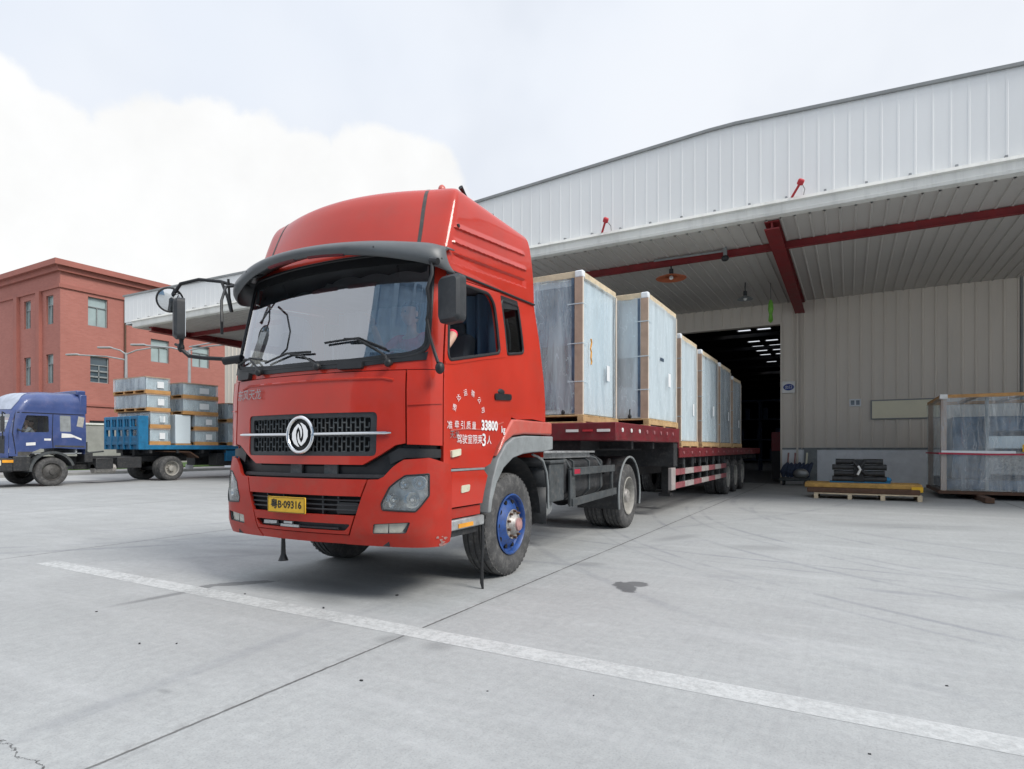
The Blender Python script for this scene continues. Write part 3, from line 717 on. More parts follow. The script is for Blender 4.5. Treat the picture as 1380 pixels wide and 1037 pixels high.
# doors
DW = [(.345, 2.045), (1.265, 2.235), (1.215, 2.70), (1.12, 2.785), (.40, 2.745)]
for sg in (1, -1):
    fx = (lambda a: a) if sg > 0 else mirr
    dws = rounded(side(DW), [.05, .05, .06, .06, .04])
    dws = [(max(p[0], 1.332), p[1]) for p in dws]
    dpoly = [(DS+.004, 1.135)]+side([(.93, 1.125), (1.05, 1.16), (1.17, 1.32), (1.33, 1.455), (1.47, 1.60), (1.472, 1.75), (1.372, 2.6), (1.345, 2.845), (.50, 2.782)])+[(DS+.004, 2.785), (DS+.004, 1.95)]
    m_ = MB(); patch(body, fx(dpoly), [fx(dws)], .010, .04, .05, mb=m_)
    band(body, fx([(DS+.01, 2.018)]+side([(.42, 2.03), (.9, 2.13), (1.36, 2.215)])), .022, .016, .012, mb=m_)
    DOOR = m_.build('door', 'red', TR)
    if sg < 0:       # the near window is wound down, the driver's arm rests on its sill
        m_ = MB(); patch(body, fx(dws), (), -.012, 0, mb=m_); m_.build('door_window', 'sideglass', DOOR)
    m_ = MB(); m_.tube(spath(body, fx(dws), .004, .04), .016, 8, True); m_.build('window_seal', 'black', DOOR)
    m_ = MB(); hy = 1.30
    patch(body, fx(rounded(side([(1.12, 1.765), (1.46, 1.785), (1.46, 1.845), (1.12, 1.83)]), .03)), (), .024, .012, mb=m_)
    p = Vector(body(S2+.9, 1.80)); m_.ball((sg*(1.255), 1.26, 1.855), .02, .075, .03, 12, 8); m_.build('door_handle', 'black', DOOR)
    # rear side window
    rw = rounded(side([(1.42, 2.245), (1.80, 2.31), (1.74, 2.80), (1.37, 2.78)]), .05)
    m_ = MB(); patch(body, fx(rw), (), -.010, 0, mb=m_); RWG = m_.build('rear_side_window', 'darkglass', TR)
    m_ = MB(); m_.tube(spath(body, fx(rw), .003, .04), .014, 8, True); patch(body, fx(rounded(side([(1.395, 2.70), (1.76, 2.76), (1.74, 2.85), (1.37, 2.83)]), .02)), (), .004, .01, mb=m_); m_.build('window_seal', 'black', RWG)
    m_ = MB(); m_.tube([soff(body, sg*sY(y, z), z, -.05) for y, z in ((1.56, 2.64), (1.60, 2.5), (1.605, 2.32))], .012, 8); m_.build('grab_rail', 'label_w', RWG)
    # panel below the door, with side marker lamp
    q = [(BSE+.01, .80)]+side([(.89, .80), (.97, .82), (1.02, 1.0), (.945, 1.108)])+[(DS+.02, 1.118), (DS+.02, 1.14), (DS-.004, 1.14), (BSE-.06, 1.0)]
    q = [(BSE+.01, .80)]+side([(.90, .80), (.93, .90), (.99, 1.05), (.92, 1.105)])+[(BSE+.01, 1.105)]
    m_ = MB(); patch(body, fx(q), (), .012, .04, mb=m_); SK = m_.build('sill_panel', 'red', TR)
    m_ = MB(); patch(body, fx(rounded(side([(.52, .915), (.66, .925), (.67, .985), (.53, .98)]), .02)), (), .02, .01, mb=m_); m_.build('side_marker_lamp', 'cream', SK)
    m_ = MB(); patch(body, fx(rounded(side([(.36, 1.225), (.50, 1.245), (.50, 1.30), (.36, 1.285)]), .01)), (), .03, .02, mb=m_); m_.build('turn_signal', 'cream', DOOR)
    m_ = MB(); band(body, fx(side([(.36, 1.118), (.93, 1.118)])), .018, .018, .01, mb=m_); m_.build('door_sill_trim', 'grey', DOOR)
    # step
    m_ = MB(); patch(body, fx([(BSE+.01, .70)]+side([(.90, .70), (.90, .785)])+[(BSE+.01, .785)]), (), -.01, .04, mb=m_); m_.build('lower_sill', 'red_bump', TR)
    m_ = MB(); x0, x1 = sorted((sg*.92, sg*1.262)); m_.box(x0, x1, .37, .93, .60, .69); ST = m_.build('step', 'alu', TR, bevel=.012)
    m_ = MB(); x0, x1 = sorted((sg*1.26, sg*1.270)); m_.box(x0, x1, .48, .72, .615, .65); m_.build('step_reflector', 'orange', ST)
    m_ = MB(); x0, x1 = sorted((sg*.94, sg*1.22)); m_.box(x0, x1, .42, .88, .54, .60); m_.build('step_bracket', 'chassis', ST)
    # fender band round the arch + inner well
    oy = [(.965, .70), (1.0, .85), (1.06, 1.02), (1.16, 1.20), (1.32, 1.345), (1.50, 1.415), (1.75, 1.435), (2.47, 1.44)]
    iy = [(2.47, 1.29), (2.20, 1.265), (1.95, 1.26), (1.70, 1.245), (1.47, 1.205), (1.27, 1.11), (1.13, .97), (1.05, .82), (1.02, .70)]
    x0, x1 = sorted((sg*1.05, sg*1.285)); m_ = MB().prism(oy+iy, x0, x1, 'X'); FD = m_.build('fender', 'grey', TR, bevel=.012)
    sy = [(1.16, 1.22), (1.32, 1.36), (1.50, 1.43), (1.75, 1.452), (2.47, 1.455), (2.47, 1.60), (1.62, 1.60), (1.485, 1.595), (1.335, 1.46)]
    x0, x1 = sorted((sg*1.15, sg*1.275)); m_ = MB().prism(sy, x0, x1, 'X'); m_.build('fender_shoulder', 'red_faded', TR, bevel=.02)
    m_ = MB(); arc = [(1.6+.70*math.cos(a), .52+.70*math.sin(a)) for a in [math.radians(165-7*i) for i in range(24)]]
    arc = [(y, z) for y, z in arc if z > .45]
    x0, x1 = sorted((sg*.75, sg*1.20)); n_ = len(arc)
    m_.add([(x0, y, z) for y, z in arc]+[(x1, y, z) for y, z in arc], [(i, i+1, n_+i+1, n_+i) for i in range(n_-1)])
    m_.box(*sorted((sg*.74, sg*.76)), 1.0, 2.3, .62, 1.25)
    m_.build('wheel_well', 'chassis', FD)
    m_ = MB()
    q = [(sg*1.16, 2.34, 1.22), (sg*1.17, 2.46, 1.10), (sg*1.17, 2.52, .85), (sg*1.17, 2.53, .42)]
    for a, b in zip(q, q[1:]):
        m_.add([(a[0], a[1], a[2]), (sg*.84, a[1], a[2]), (sg*.84, b[1], b[2]), (b[0], b[1], b[2])], [(0, 1, 2, 3)])
    FLP = m_.build('mud_flap', 'dark', TR); FLP.modifiers.new('s', 'SOLIDIFY').thickness = .015
    m_ = MB(); m_.tube([(sg*1.19, 2.12, 1.235), (sg*1.19, 2.26, 1.21), (sg*1.19, 2.40, 1.16), (sg*1.19, 2.50, 1.02), (sg*1.19, 2.54, .85), (sg*1.19, 2.55, .60)], .014, 8); m_.build('flap_edge', 'grey', FLP)
    # chassis side gear under the cab, black step block
    m_ = MB(); m_.box(*sorted((sg*.55, sg*.90)), .0, .9, .50, .72); m_.build('step_block', 'chassis', TR)
    if sg > 0:
        DN = DOOR
        # lettering on the near door
        m_ = MB()
        cy_, cz_ = .655, 1.60; word = '货物运输有限公司'
        word = '通达运输公司'
        for i, ch in enumerate(word):
            a = math.radians(165-30*i*.99); yy = cy_+.245*math.cos(a); zz = cz_+.195*math.sin(a)
            text_on(body, ch, sY(yy, zz), zz, .062, a-PI/2, .018, m_, 0)
        text_on(body, '准', sY(.345, 1.495), 1.495, .075, 0, .018, m_, 0)
        for i, ch in enumerate('牵引质量'): text_on(body, ch, sY(.45+i*.095, 1.50), 1.502, .075, 0, .018, m_, 0)
        text_on(body, '33800', sY(1.02, 1.52), 1.512, .125, 0, .018, m_, .005, sx=1.0)
        text_on(body, 'kg', sY(1.29, 1.49), 1.485, .09, 0, .018, m_, .002)
        text_on(body, '驾驶室限乘', sY(.665, 1.38), 1.378, .088, 0, .018, m_, 0)
        text_on(body, '3', sY(.915, 1.37), 1.375, .16, 0, .018, m_, .003)
        text_on(body, '人', sY(1.01, 1.375), 1.375, .088, 0, .018, m_, 0)
        m_.build('lettering', 'decal', DOOR)
        m_ = MB(); band(body, [(sY(.36, 1.46), 1.455), (sY(.60, 1.47), 1.475), (sY(.95, 1.48), 1.478), (sY(1.30, 1.49), 1.56)], .012, .016, .006, mb=m_); m_.build('door_crease', 'red_faded', DOOR)
        m_ = MB(); text_on(body, '天龙', sY(.42, 1.41), 1.415, .075, 0, .016, m_, 0); m_.build('door_badge', 'steel', DOOR)
# dark strip under the corner panels
m_ = MB(); 
for sg in (1, -1):
    q = [(.86, 1.255), (.95, 1.305), (1.30, 1.295), (1.30, 1.225), (1.0, 1.225), (.88, 1.17)]
    m_ = MB(); patch(body, q if sg > 0 else mirr(q), (), -.01, .02, mb=m_); m_.build('corner_gap', 'black', TR)
# wipers and their bases
for (x0, x1, zt) in ((-.95, -.52, 2.165), (-.62, -.13, 2.155), (.16, .78, 2.20)):
    pass
def wiper(bx, tips, arm):
    m_ = MB(); b = soff(body, bx, 2.00, .045); m_.ball(b, .035, .03, .035, 12, 8); m_.cyl(b-Vector((0, -.04, 0)), b, .02, n=8)
    m_.tube([b]+[soff(body, a, z, .045) for a, z in arm], [.014]+[.010]*len(arm), 6)
    WP = m_.build('wiper', 'black', TR)
    m_ = MB(); m_.tube([soff(body, a, z, .022) for a, z in densify(tips, .05, False)], .010, 6); m_.build('blade', 'black', WP)
wiper(-.60, [(-1.06, 2.12), (-.85, 2.165), (-.62, 2.13)], [(-.66, 2.06), (-.80, 2.14), (-.92, 2.15)])
wiper(.17, [(-.55, 2.09), (-.25, 2.155), (.05, 2.145)], [(.10, 2.05), (-.02, 2.11), (-.22, 2.145)])
wiper(.86, [(.20, 2.215), (.55, 2.235), (.82, 2.125)], [(.83, 2.06), (.72, 2.13), (.55, 2.22), (.42, 2.225)])
m_ = MB()
for a0, a1, zc in ((-.98, -.78, 1.985), (-.02+.40, .62, 2.0)):
    q = rounded([(a0, zc-.03), (a1, zc-.03), (a1, zc+.03), (a0, zc+.03)], .015); patch(body, q, (), .04, .05, mb=m_)
patch(body, [(-1.14, 2.03), (-.5, 1.985), (.5, 1.985), (1.14, 2.03), (1.15, 2.10), (1.0, 2.055), (.5, 2.02), (-.5, 2.02), (-1.0, 2.055), (-1.15, 2.10)], (), .010, .02, mb=m_)
m_.build('cowl_trim', 'black', TR)
# mirrors
m_ = MB(); m_.tube([(1.24, .12, 2.80), (1.27, .08, 2.70), (1.235, .06, 2.58), (1.235, .10, 2.43), (1.19, .12, 2.35), (1.215, .13, 2.2), (1.26, .14, 2.06), (1.30, .12, 1.99)], .014, 8); m_.ball((1.31, .13, 1.95), .038, .04, .05, 12, 8); m_.cyl((1.22, .13, 2.825), (1.29, .13, 2.81), .03, n=10); NM = m_.build('mirror_arm', 'black', TR)
def housing(c, sx, sy, sz, rot):
    m_ = MB(); R = Matrix.Rotation(rot, 4, 'Z')
    prof = rounded([(-sx/2, -sz/2), (sx/2, -sz/2), (sx/2, sz/2), (-sx/2, sz/2)], .05)
    for k0, k1, sc0, sc1 in ((-sy/2, -sy*.2, .86, 1.), (-sy*.2, sy/2, 1., 1.)):
        n_ = len(prof); A = [Vector(c)+R @ Vector((p[0]*sc0, k0, p[1]*sc0)) for p in prof]; B = [Vector(c)+R @ Vector((p[0]*sc1, k1, p[1]*sc1)) for p in prof]
        m_.add(A+B, [(i, (i+1) % n_, n_+(i+1) % n_, n_+i) for i in range(n_)]+([tuple(range(n_))] if k0 < -sy*.4 else [tuple(range(n_, 2*n_))]))
    return m_
h = housing((1.40, .16, 2.50), .235, .10, .38, math.radians(-12)).build('mirror_housing', 'dark', NM, ang=40)
m_ = MB(); R = Matrix.Rotation(math.radians(-12), 4, 'Z'); m_.cbox(Vector((1.40, .16, 2.50))+R @ Vector((0, .054, 0)), .20, .004, .34, R); m_.build('mirror_glass', 'mirror', NM)
# far side mirror cluster on a long bent arm
m_ = MB()
fa = [(-1.18, .20, 2.93), (-1.30, .10, 2.97), (-1.52, .02, 3.0), (-1.66, -.08, 2.95), (-1.74, -.10, 2.85)]
m_.tube(fa, .017, 8)
m_.tube([(-1.68, -.08, 2.80), (-1.68, -.06, 2.55), (-1.68, -.06, 2.40), (-1.69, -.05, 2.30), (-1.64, -.0, 2.235), (-1.50, .06, 2.215), (-1.27, .16, 2.20), (-1.20, .22, 2.17)], .021, 8)
m_.tube([(-1.28, .10, 2.96), (-1.22, .12, 2.80), (-1.17, .12, 2.66)], .014, 6); m_.tube([(-1.12, .05, 2.96), (-1.17, .10, 2.80), (-1.18, .14, 2.66)], .012, 6)
m_.cyl((-1.30, .14, 2.18), (-1.12, .20, 2.20), .04, n=12); m_.ball((-1.70, -.05, 2.32), .035, .035, .05, 10, 6); m_.tube([(-1.70, -.05, 2.33), (-1.80, -.04, 2.36)], .016, 6)
FM = m_.build('mirror_arm', 'black', TR)
housing((-1.675, -.09, 2.60), .20, .10, .40, math.radians(-30)).build('mirror_housing', 'dark', FM, ang=40)
m_ = MB(); R = Matrix.Rotation(math.radians(-30), 4, 'Z'); m_.cbox(Vector((-1.675, -.09, 2.60))+R @ Vector((0, .053, 0)), .17, .004, .36, R); m_.build('mirror_glass', 'mirror', FM)
m_ = MB(); cc = Vector((-1.80, -.10, 2.80)); nn = Vector((.88, -.40, -.28)).normalized(); q1 = nn.orthogonal().normalized(); q2 = nn.cross(q1)
m_.cyl(cc, cc-nn*.05, .122, .105, 28); m_.cyl(cc-nn*.05, cc-nn*.08, .105, .05, 28); m_.tube([cc-nn*.05, Vector((-1.72, -.10, 2.86))], .014, 6); RM = m_.build('round_mirror', 'dark', FM)
m_ = MB(); vs_ = [cc+nn*.022]; fs_ = []
for r_, h_ in ((.06, .017), (.112, .004)): vs_ += [cc+nn*h_+(q1*math.cos(a*PI/14)+q2*math.sin(a*PI/14))*r_ for a in range(28)]
fs_ = [(0, 1+a, 1+(a+1) % 28) for a in range(28)]+[(1+a, 29+a, 29+(a+1) % 28, 1+(a+1) % 28) for a in range(28)]
m_.add(vs_, fs_); m_.build('round_mirror_glass', 'mirror', FM)
m_ = MB(); m_.tube([cc+(q1*math.cos(a*PI/14)+q2*math.sin(a*PI/14))*.118 for a in range(28)], .010, 8, True); m_.build('round_mirror_rim', 'black', FM)
# front mirror: hangs before the far end of the windscreen
m_ = MB(); m_.tube([(-1.02, .02, 2.87), (-.93, -.12, 2.82), (-.86, -.22, 2.66), (-.83, -.24, 2.46), (-.88, -.20, 2.36)], .013, 8)
FR = m_.build('front_mirror_arm', 'black', TR)
# interior
m_ = MB(); m_.box(-1.04, 1.04, .38, .66, 1.50, 1.98); m_.box(-.92, .92, .16, .50, 1.93, 2.0); m_.box(.30, .98, .30, .60, 1.98, 2.06); m_.build('dashboard', 'cabin', TR, bevel=.03)
m_ = MB(); m_.box(-1.08, 1.08, 2.04, 2.06, 1.4, 2.93); m_.box(-1.10, 1.10, .35, 2.1, 2.93, 2.96); m_.box(-1.1, 1.1, .2, 2.2, 1.33, 1.36); m_.build('cab_lining', 'cabin_dark', TR)
m_ = MB()
m_.grid(lambda u, v: (.10+.98*u, 1.50+.03*math.sin(u*46), 1.55+1.35*v), 60, 2); m_.build('sleeper_curtain', 'curtain', TR)
m_ = MB()
m_.grid(lambda u, v: (-1.08+1.10*u, 1.52+.03*math.sin(u*40), 1.55+1.35*v), 60, 2); m_.build('sleeper_curtain', 'curtain_pale', TR)
for sx_ in (-.60, .60):
    m_ = MB(); m_.box(sx_-.26, sx_+.26, .80, 1.30, 1.72, 1.90); m_.cbox((sx_, 1.36, 2.16), .50, .16, .64, Matrix.Rotation(math.radians(-12), 4, 'X')); m_.cbox((sx_, 1.43, 2.53), .28, .10, .18); m_.box(sx_-.18, sx_+.18, .86, 1.2, 1.36, 1.72); m_.build('seat', 'seat', TR, bevel=.05, seg=3)
m_ = MB(); c0 = Vector((.60, .60, 2.06)); R = Matrix.Rotation(math.radians(-35), 4, 'X')
m_.tube([c0+R @ Vector((.225*math.cos(a*PI/16), .225*math.sin(a*PI/16), 0)) for a in range(32)], .014, 8, True)
for a in (0, 2.1, 4.2): m_.tube([c0+R @ Vector((0, 0, -.03)), c0+R @ Vector((.22*math.cos(a), .22*math.sin(a), 0))], .012, 6)
m_.tube([c0, c0+Vector((0, -.25, -.28))], .03, 8); m_.build('steering_wheel', 'black', TR)
# chassis
m_ = MB()
for x_ in (-.43, .43): m_.box(x_-.04, x_+.04, .2, 7.0, .82, 1.06)
for y_ in (.3, 1.0, 2.4, 3.4, 4.6, 5.6, 6.8): m_.box(-.40, .40, y_-.06, y_+.06, .85, 1.02)
m_.box(-.55, .55, 1.5, 1.7, .42, .62); m_.cyl((-.9, 1.6, .52), (.9, 1.6, .52), .07); m_.cyl((-.9, 5.8, .52), (.9, 5.8, .52), .10); m_.ball((0, 5.8, .55), .24, .26, .24)
m_.box(-.35, .35, .5, 2.2, .62, 1.25)       # engine
m_.tube([(0, 2.2, .75), (0, 5.6, .6)], .06, 8); m_.box(-.9, .9, 2.25, 2.33, 1.1, 1.32)
CH = m_.build('chassis_frame', 'chassis', TR, bevel=.008)
m_ = MB(); m_.cyl((0, 5.5, 1.06), (0, 5.5, 1.22), .5, .46, 32); m_.build('fifth_wheel', 'chassis', CH)
# equipment between the axles, near side
m_ = MB(); m_.box(.72, 1.18, 2.62, 3.06, .66, 1.12); m_.box(.74, 1.20, 2.60, 3.08, 1.12, 1.16); m_.build('battery_box', 'frame_grey', TR, bevel=.015)
m_ = MB(); m_.cyl((.92, 2.62, .58), (.92, 3.0, .58), .13, n=20); m_.build('air_tank', 'alu', TR, bevel=.01)
m_ = MB(); m_.prism([(.60, .70), (1.02, .64), (1.12, .74), (1.12, 1.12), (1.0, 1.20), (.60, 1.20)], 3.25, 4.75, 'Y'); FT = m_.build('fuel_tank', 'chassis', TR, bevel=.03, seg=3)
for y_ in (3.5, 4.1, 4.6): m_ = MB(); m_.prism([(.59, .69), (1.03, .625), (1.135, .73), (1.135, 1.13), (1.01, 1.215), (.59, 1.215)], y_-.025, y_+.025, 'Y'); m_.build('tank_strap', 'frame_grey', FT)
m_ = MB(); m_.box(.55, 1.16, 2.45, 4.25, 1.245, 1.27); m_.box(.60, 1.10, 2.5, 4.2, 1.18, 1.245); m_.build('catwalk_plate', 'alu', TR, bevel=.004)
m_ = MB()
m_.box(1.17, 1.215, 3.30, 5.02, .955, 1.055); m_.prism([(3.28, .56), (5.10, .60), (5.10, .70), (3.28, .66)], 1.17, 1.215, 'X')
for y_ in (3.30, 5.0): m_.box(1.13, 1.17, y_, y_+.07, .57, 1.05)
m_.prism([(3.25, .56), (3.45, .56), (3.40, 1.02), (3.25, 1.02)], 1.16, 1.19, 'X')
m_.tube([(1.14, 3.36, 1.04), (1.10, 3.30, 1.15), (.95, 3.15, 1.22)], .022, 8); m_.tube([(1.14, 4.55, 1.04), (1.08, 4.5, 1.16), (.9, 4.4, 1.22)], .022, 8)
SG = m_.build('side_guard', 'frame_grey', TR, bevel=.006)
m_ = MB(); m_.box(1.2155, 1.218, 3.32, 3.52, .975, 1.035); m_.build('reflector_strip', 'tape_red', SG)
m_ = MB()
for k in range(5): m_.tube([(.35+.05*k, 2.36, 1.45-.05*k), (.45+.08*k, 2.7, 1.25), (.30+.05*k, 3.3, 1.28), (.10, 4.1, 1.2)], .014, 6)
m_.tube([(1.12, 4.70, .95), (1.14, 4.9, 1.05), (1.10, 5.05, 1.12)], .04, 8)
m_.build('air_hose', 'black', TR)
# rear fenders
for sg in (1, -1):
    m_ = MB(); arc = [math.radians(200-10*i) for i in range(23)]
    L = []
    for a in arc:
        for r in (.60, .615): L.append((5.8+r*math.cos(a), .56+r*math.sin(a)))
    x0, x1 = sorted((sg*.52, sg*1.22)); n_ = len(arc)
    for i in range(n_-1):
        a, b, c, d = L[2*i], L[2*i+1], L[2*i+3], L[2*i+2]
        m_.prism([a, b, c, d], x0, x1, 'X')
    RF = m_.build('rear_fender', 'chassis', TR)
    m_ = MB(); m_.tube([(sg*1.215, 5.8+.607*math.cos(a), .56+.607*math.sin(a)) for a in arc], .017, 8); m_.build('fender_edge', 'grey', RF)
    m_ = MB(); m_.box(*sorted((sg*.55, sg*1.2)), 6.42, 6.435, .35, .75); m_.build('mud_flap', 'dark', RF)
# wheels
def tyre_mb(R=.525, wd=.30, rim=.30, n=72):
    """outer sidewall at offset 0, axis X pointing outwards (+X)"""
    pr = [(rim, -.035), (rim+.012, -.012), (rim+.05, .0), (R-.12, .012), (R-.07, .008), (R-.035, -.006), (R-.012, -.022), (R-.002, -.045)]
    g = []
    for gx in (.085, .15, .215): g += [(R, -gx+.012), (R-.014, -gx+.009), (R-.014, -gx-.009), (R, -gx-.012)]
    pr += g+[(R-.002, -wd+.045), (R-.03, -wd+.008), (R-.12, -wd-.01), (rim, -wd+.03)]
    m_ = MB(); m_.lathe(pr, n=n); b = tyre_blocks(R, wd); return m_.add(b.v, b.f)
def tyre_blocks(R, wd, n=52):
    m_ = MB()
    for i in range(n):
        a = 2*PI*i/n
        for sgx in (0,):
            R_ = Matrix.Rotation(a, 4, 'X'); m_.cbox(R_ @ Vector((-.030, 0, R-.022)), .026, .030, .030, R_)
    return m_
def front_wheel(root, x, y, sg):
    wt = tyre_mb(); flip = Matrix.Rotation(PI if sg < 0 else 0, 4, 'Z')
    def place(mb, name, m, par, **k):
        mb.v = [tuple(flip @ Vector(p)) for p in mb.v]; o = mb.build(name, m, par, **k); return o
    wh = tyre_mb(); wh.v += []; o = place(wh, 'wheel', 'tyre', root, ang=40); o.location = (x, y, .525)
    r = MB(); r.lathe([(.302, -.028), (.312, .004), (.298, .010), (.285, -.004), (.278, -.045), (.262, -.058), (.20, -.020), (.165, .012), (.155, .016), (.10, .016)], n=48)
    place(r, 'rim', 'blue_rim', o, ang=40)
    hl_ = MB()
    for i in range(10):
        a = 2*PI*(i+.5)/10; R_ = Matrix.Rotation(a, 4, 'X'); c = R_ @ Vector((-.036, 0, .232)); hl_.cyl(c-Vector((.012, 0, 0)), c+Vector((.0115, 0, 0)), .023, .023, 14)
    place(hl_, 'vent_hole', 'sun_ring', o)
    hb = MB(); hb.lathe([(.155, .012), (.150, .022), (.115, .022), (.105, .030), (.085, .065), (.07, .075), (.0, .078)], n=32); place(hb, 'hub', 'hub', o)
    nt = MB()
    for i in range(10):
        a = 2*PI*i/10; R_ = Matrix.Rotation(a, 4, 'X'); c = R_ @ Vector((.02, 0, .134)); nt.cyl(c, c+Vector((.034, 0, 0)), .016, .013, 6)
    place(nt, 'wheel_nut', 'brown', o)
    hc = MB(); hc.lathe([(.07, .070), (.062, .092), (.03, .100), (.0, .101)], n=24); place(hc, 'hub_cap', 'hub_cap', o)
    return o
def rear_wheel(root, x, y, sg, R=.525):
    flip = Matrix.Rotation(PI if sg < 0 else 0, 4, 'Z')
    def place(mb, name, m, par, **k):
        mb.v = [tuple(flip @ Vector(p)) for p in mb.v]; return mb.build(name, m, par, **k)
    o = None
    a = tyre_mb(R); b = tyre_mb(R); b.v = [(p[0]-.33, p[1], p[2]) for p in b.v]; a.add(b.v, b.f)
    o = place(a, 'wheel', 'tyre', root, ang=40); o.location = (x, y, R)
    r = MB(); r.lathe([(.302, -.028), (.312, .004), (.298, .010), (.288, -.01), (.272, -.10), (.262, -.16), (.235, -.175), (.17, -.165), (.16, -.155)], n=48); place(r, 'rim', 'rim', o, ang=40)
    hl_ = MB()
    for i in range(10):
        a_ = 2*PI*(i+.5)/10; R_ = Matrix.Rotation(a_, 4, 'X'); c = R_ @ Vector((-.170, 0, .212)); hl_.cyl(c-Vector((.01, 0, 0)), c+Vector((.006, 0, 0)), .022, .022, 12)
    place(hl_, 'vent_hole', 'sun_ring', o)
    hb = MB(); hb.lathe([(.17, -.165), (.15, -.15), (.125, -.14), (.115, -.04), (.10, -.015), (.06, .0), (.0, .0)], n=32); place(hb, 'hub', 'hub', o)
    nt = MB()
    for i in range(10):
        a_ = 2*PI*i/10; R_ = Matrix.Rotation(a_, 4, 'X'); c = R_ @ Vector((-.155, 0, .140)); nt.cyl(c, c+Vector((.034, 0, 0)), .016, .013, 6)
    place(nt, 'wheel_nut', 'brown', o)
    return o
for sg in (1, -1):
    front_wheel(TR, sg*1.20, 1.6, sg); rear_wheel(TR, sg*1.20, 5.8, sg)
# strap hanging by the front step
m_ = MB(); m_.tube([(1.24, .93, .66), (1.25, .92, .45), (1.235, .93, .25), (1.24, .92, .06), (1.245, .93, .0)], [.014, .016, .014, .018, .01], 6); m_.build('hanging_cable', 'black', TR)
# ================================================================== PEOPLE
def skin_mesh(nodes, edges, sub=2, root=0):
    """nodes: (x,y,z,r) -> evaluated mesh of a skinned skeleton"""
    me = bpy.data.meshes.new('sk'); me.from_pydata([n[:3] for n in nodes], edges, []); o = bpy.data.objects.new('sk', me); COL.objects.link(o)
    md = o.modifiers.new('skin', 'SKIN'); md.use_smooth_shade = True; md.branch_smoothing = .6
    sv = me.skin_vertices[0].data
    for i, n in enumerate(nodes): r = n[3]; sv[i].radius = (r, r) if not hasattr(r, '__len__') else r; sv[i].use_root = (i == root)
    ss = o.modifiers.new('sub', 'SUBSURF'); ss.levels = sub; ss.render_levels = sub
    bpy.context.view_layer.update()
    ev = bpy.data.meshes.new_from_object(o.evaluated_get(bpy.context.evaluated_depsgraph_get()))
    vs = [tuple(v.co) for v in ev.vertices]; fs = [tuple(p.vertices) for p in ev.polygons]
    bpy.data.objects.remove(o); bpy.data.meshes.remove(me); bpy.data.meshes.remove(ev); return vs, fs
def head_mb(c, rot, mb):
    """a head with brow, nose, lips, chin and ears; faces -Y before rotation"""
    R = Matrix.Rotation(rot[2], 4, 'Z') @ Matrix.Rotation(rot[0], 4, 'X')
    def P(p): return tuple(Vector(c)+R @ Vector(p))
    b = MB(); n, m = 28, 22
    b.ball((0, 0, 0), .076, .095, .118, n, m); out = []
    for x, y, z in b.v:
        if z < -.02: k = min(1, (-z-.02)/.10); x *= 1-.32*k; y = y*(1-.18*k)-.012*k
        if y < 0:
            if abs(x) < .016 and -.045 < z < .02: y -= .024*(1-abs(x)/.02)*(1-(z+.045)/.075 if z > -.03 else .8)
            if .01 < abs(x) < .05 and 0 < z < .03: y += .010
            if abs(x) < .03 and -.075 < z < -.052: y -= .006
            if z > .025 and z < .045: y -= .004
        out.append(P((x, y, z)))
    mb.add(out, b.f)
    for sg in (1, -1):
        e = MB().ball((sg*.078, .012, -.005), .010, .020, .032, 10, 8); mb.add([P(p) for p in e.v], e.f)
    eyes = MB()
    for sg in (1, -1): q = MB().ball((sg*.030, -.080, .012), .011, .007, .006, 8, 6); eyes.add([P(p) for p in q.v], q.f)
    hair = MB(); q = MB().ball((0, .006, .014), .084, .100, .114, 24, 16)
    keep = []
    hv = [P(p) for p in q.v]
    for f in q.f:
        cc = [sum(q.v[i][k] for i in f)/len(f) for k in range(3)]
        if cc[2] > .055 or (cc[1] > .0 and cc[2] > -.055): keep.append(f)
    hair.add(hv, keep)
    return eyes, hair
def hand_mb(mb, wrist, d, up, curl=.35, s=1.0):
    """palm and five separate bent fingers; d = pointing direction, up = back-of-hand normal"""
    d = Vector(d).normalized(); up = Vector(up); up = (up-d*up.dot(d)).normalized(); sd = d.cross(up); w0 = Vector(wrist)
    nodes = [tuple(w0)+((.024*s, .018*s),), tuple(w0+d*.045*s)+((.038*s, .016*s),), tuple(w0+d*.09*s)+((.040*s, .014*s),)]
    v, f = skin_mesh(nodes, [(0, 1), (1, 2)], 1); mb.add(v, f)
    for k, (off, L) in enumerate(((-.030, .070), (-.010, .082), (.010, .076), (.029, .058))):
        p = w0+d*.082*s+sd*off*s; q = [tuple(p)+(.009*s,)]; dd = d.copy()
        for j in range(3):
            dd = (dd-up*curl*(.6+.3*j)).normalized(); p = p+dd*L*s*(.42, .33, .25)[j]; q.append(tuple(p)+((.0085-.001*j)*s,))
        v, f = skin_mesh(q, [(0, 1), (1, 2), (2, 3)], 1); mb.add(v, f)
    p = w0+d*.03*s-sd*.028*s; t1 = p+(d*.4-sd*.8-up*.2).normalized()*.036*s; t2 = t1+(d*.9-sd*.3-up*.3).normalized()*.030*s
    v, f = skin_mesh([tuple(p)+(.013*s,), tuple(t1)+(.011*s,), tuple(t2)+(.008*s,)], [(0, 1), (1, 2)], 1); mb.add(v, f)
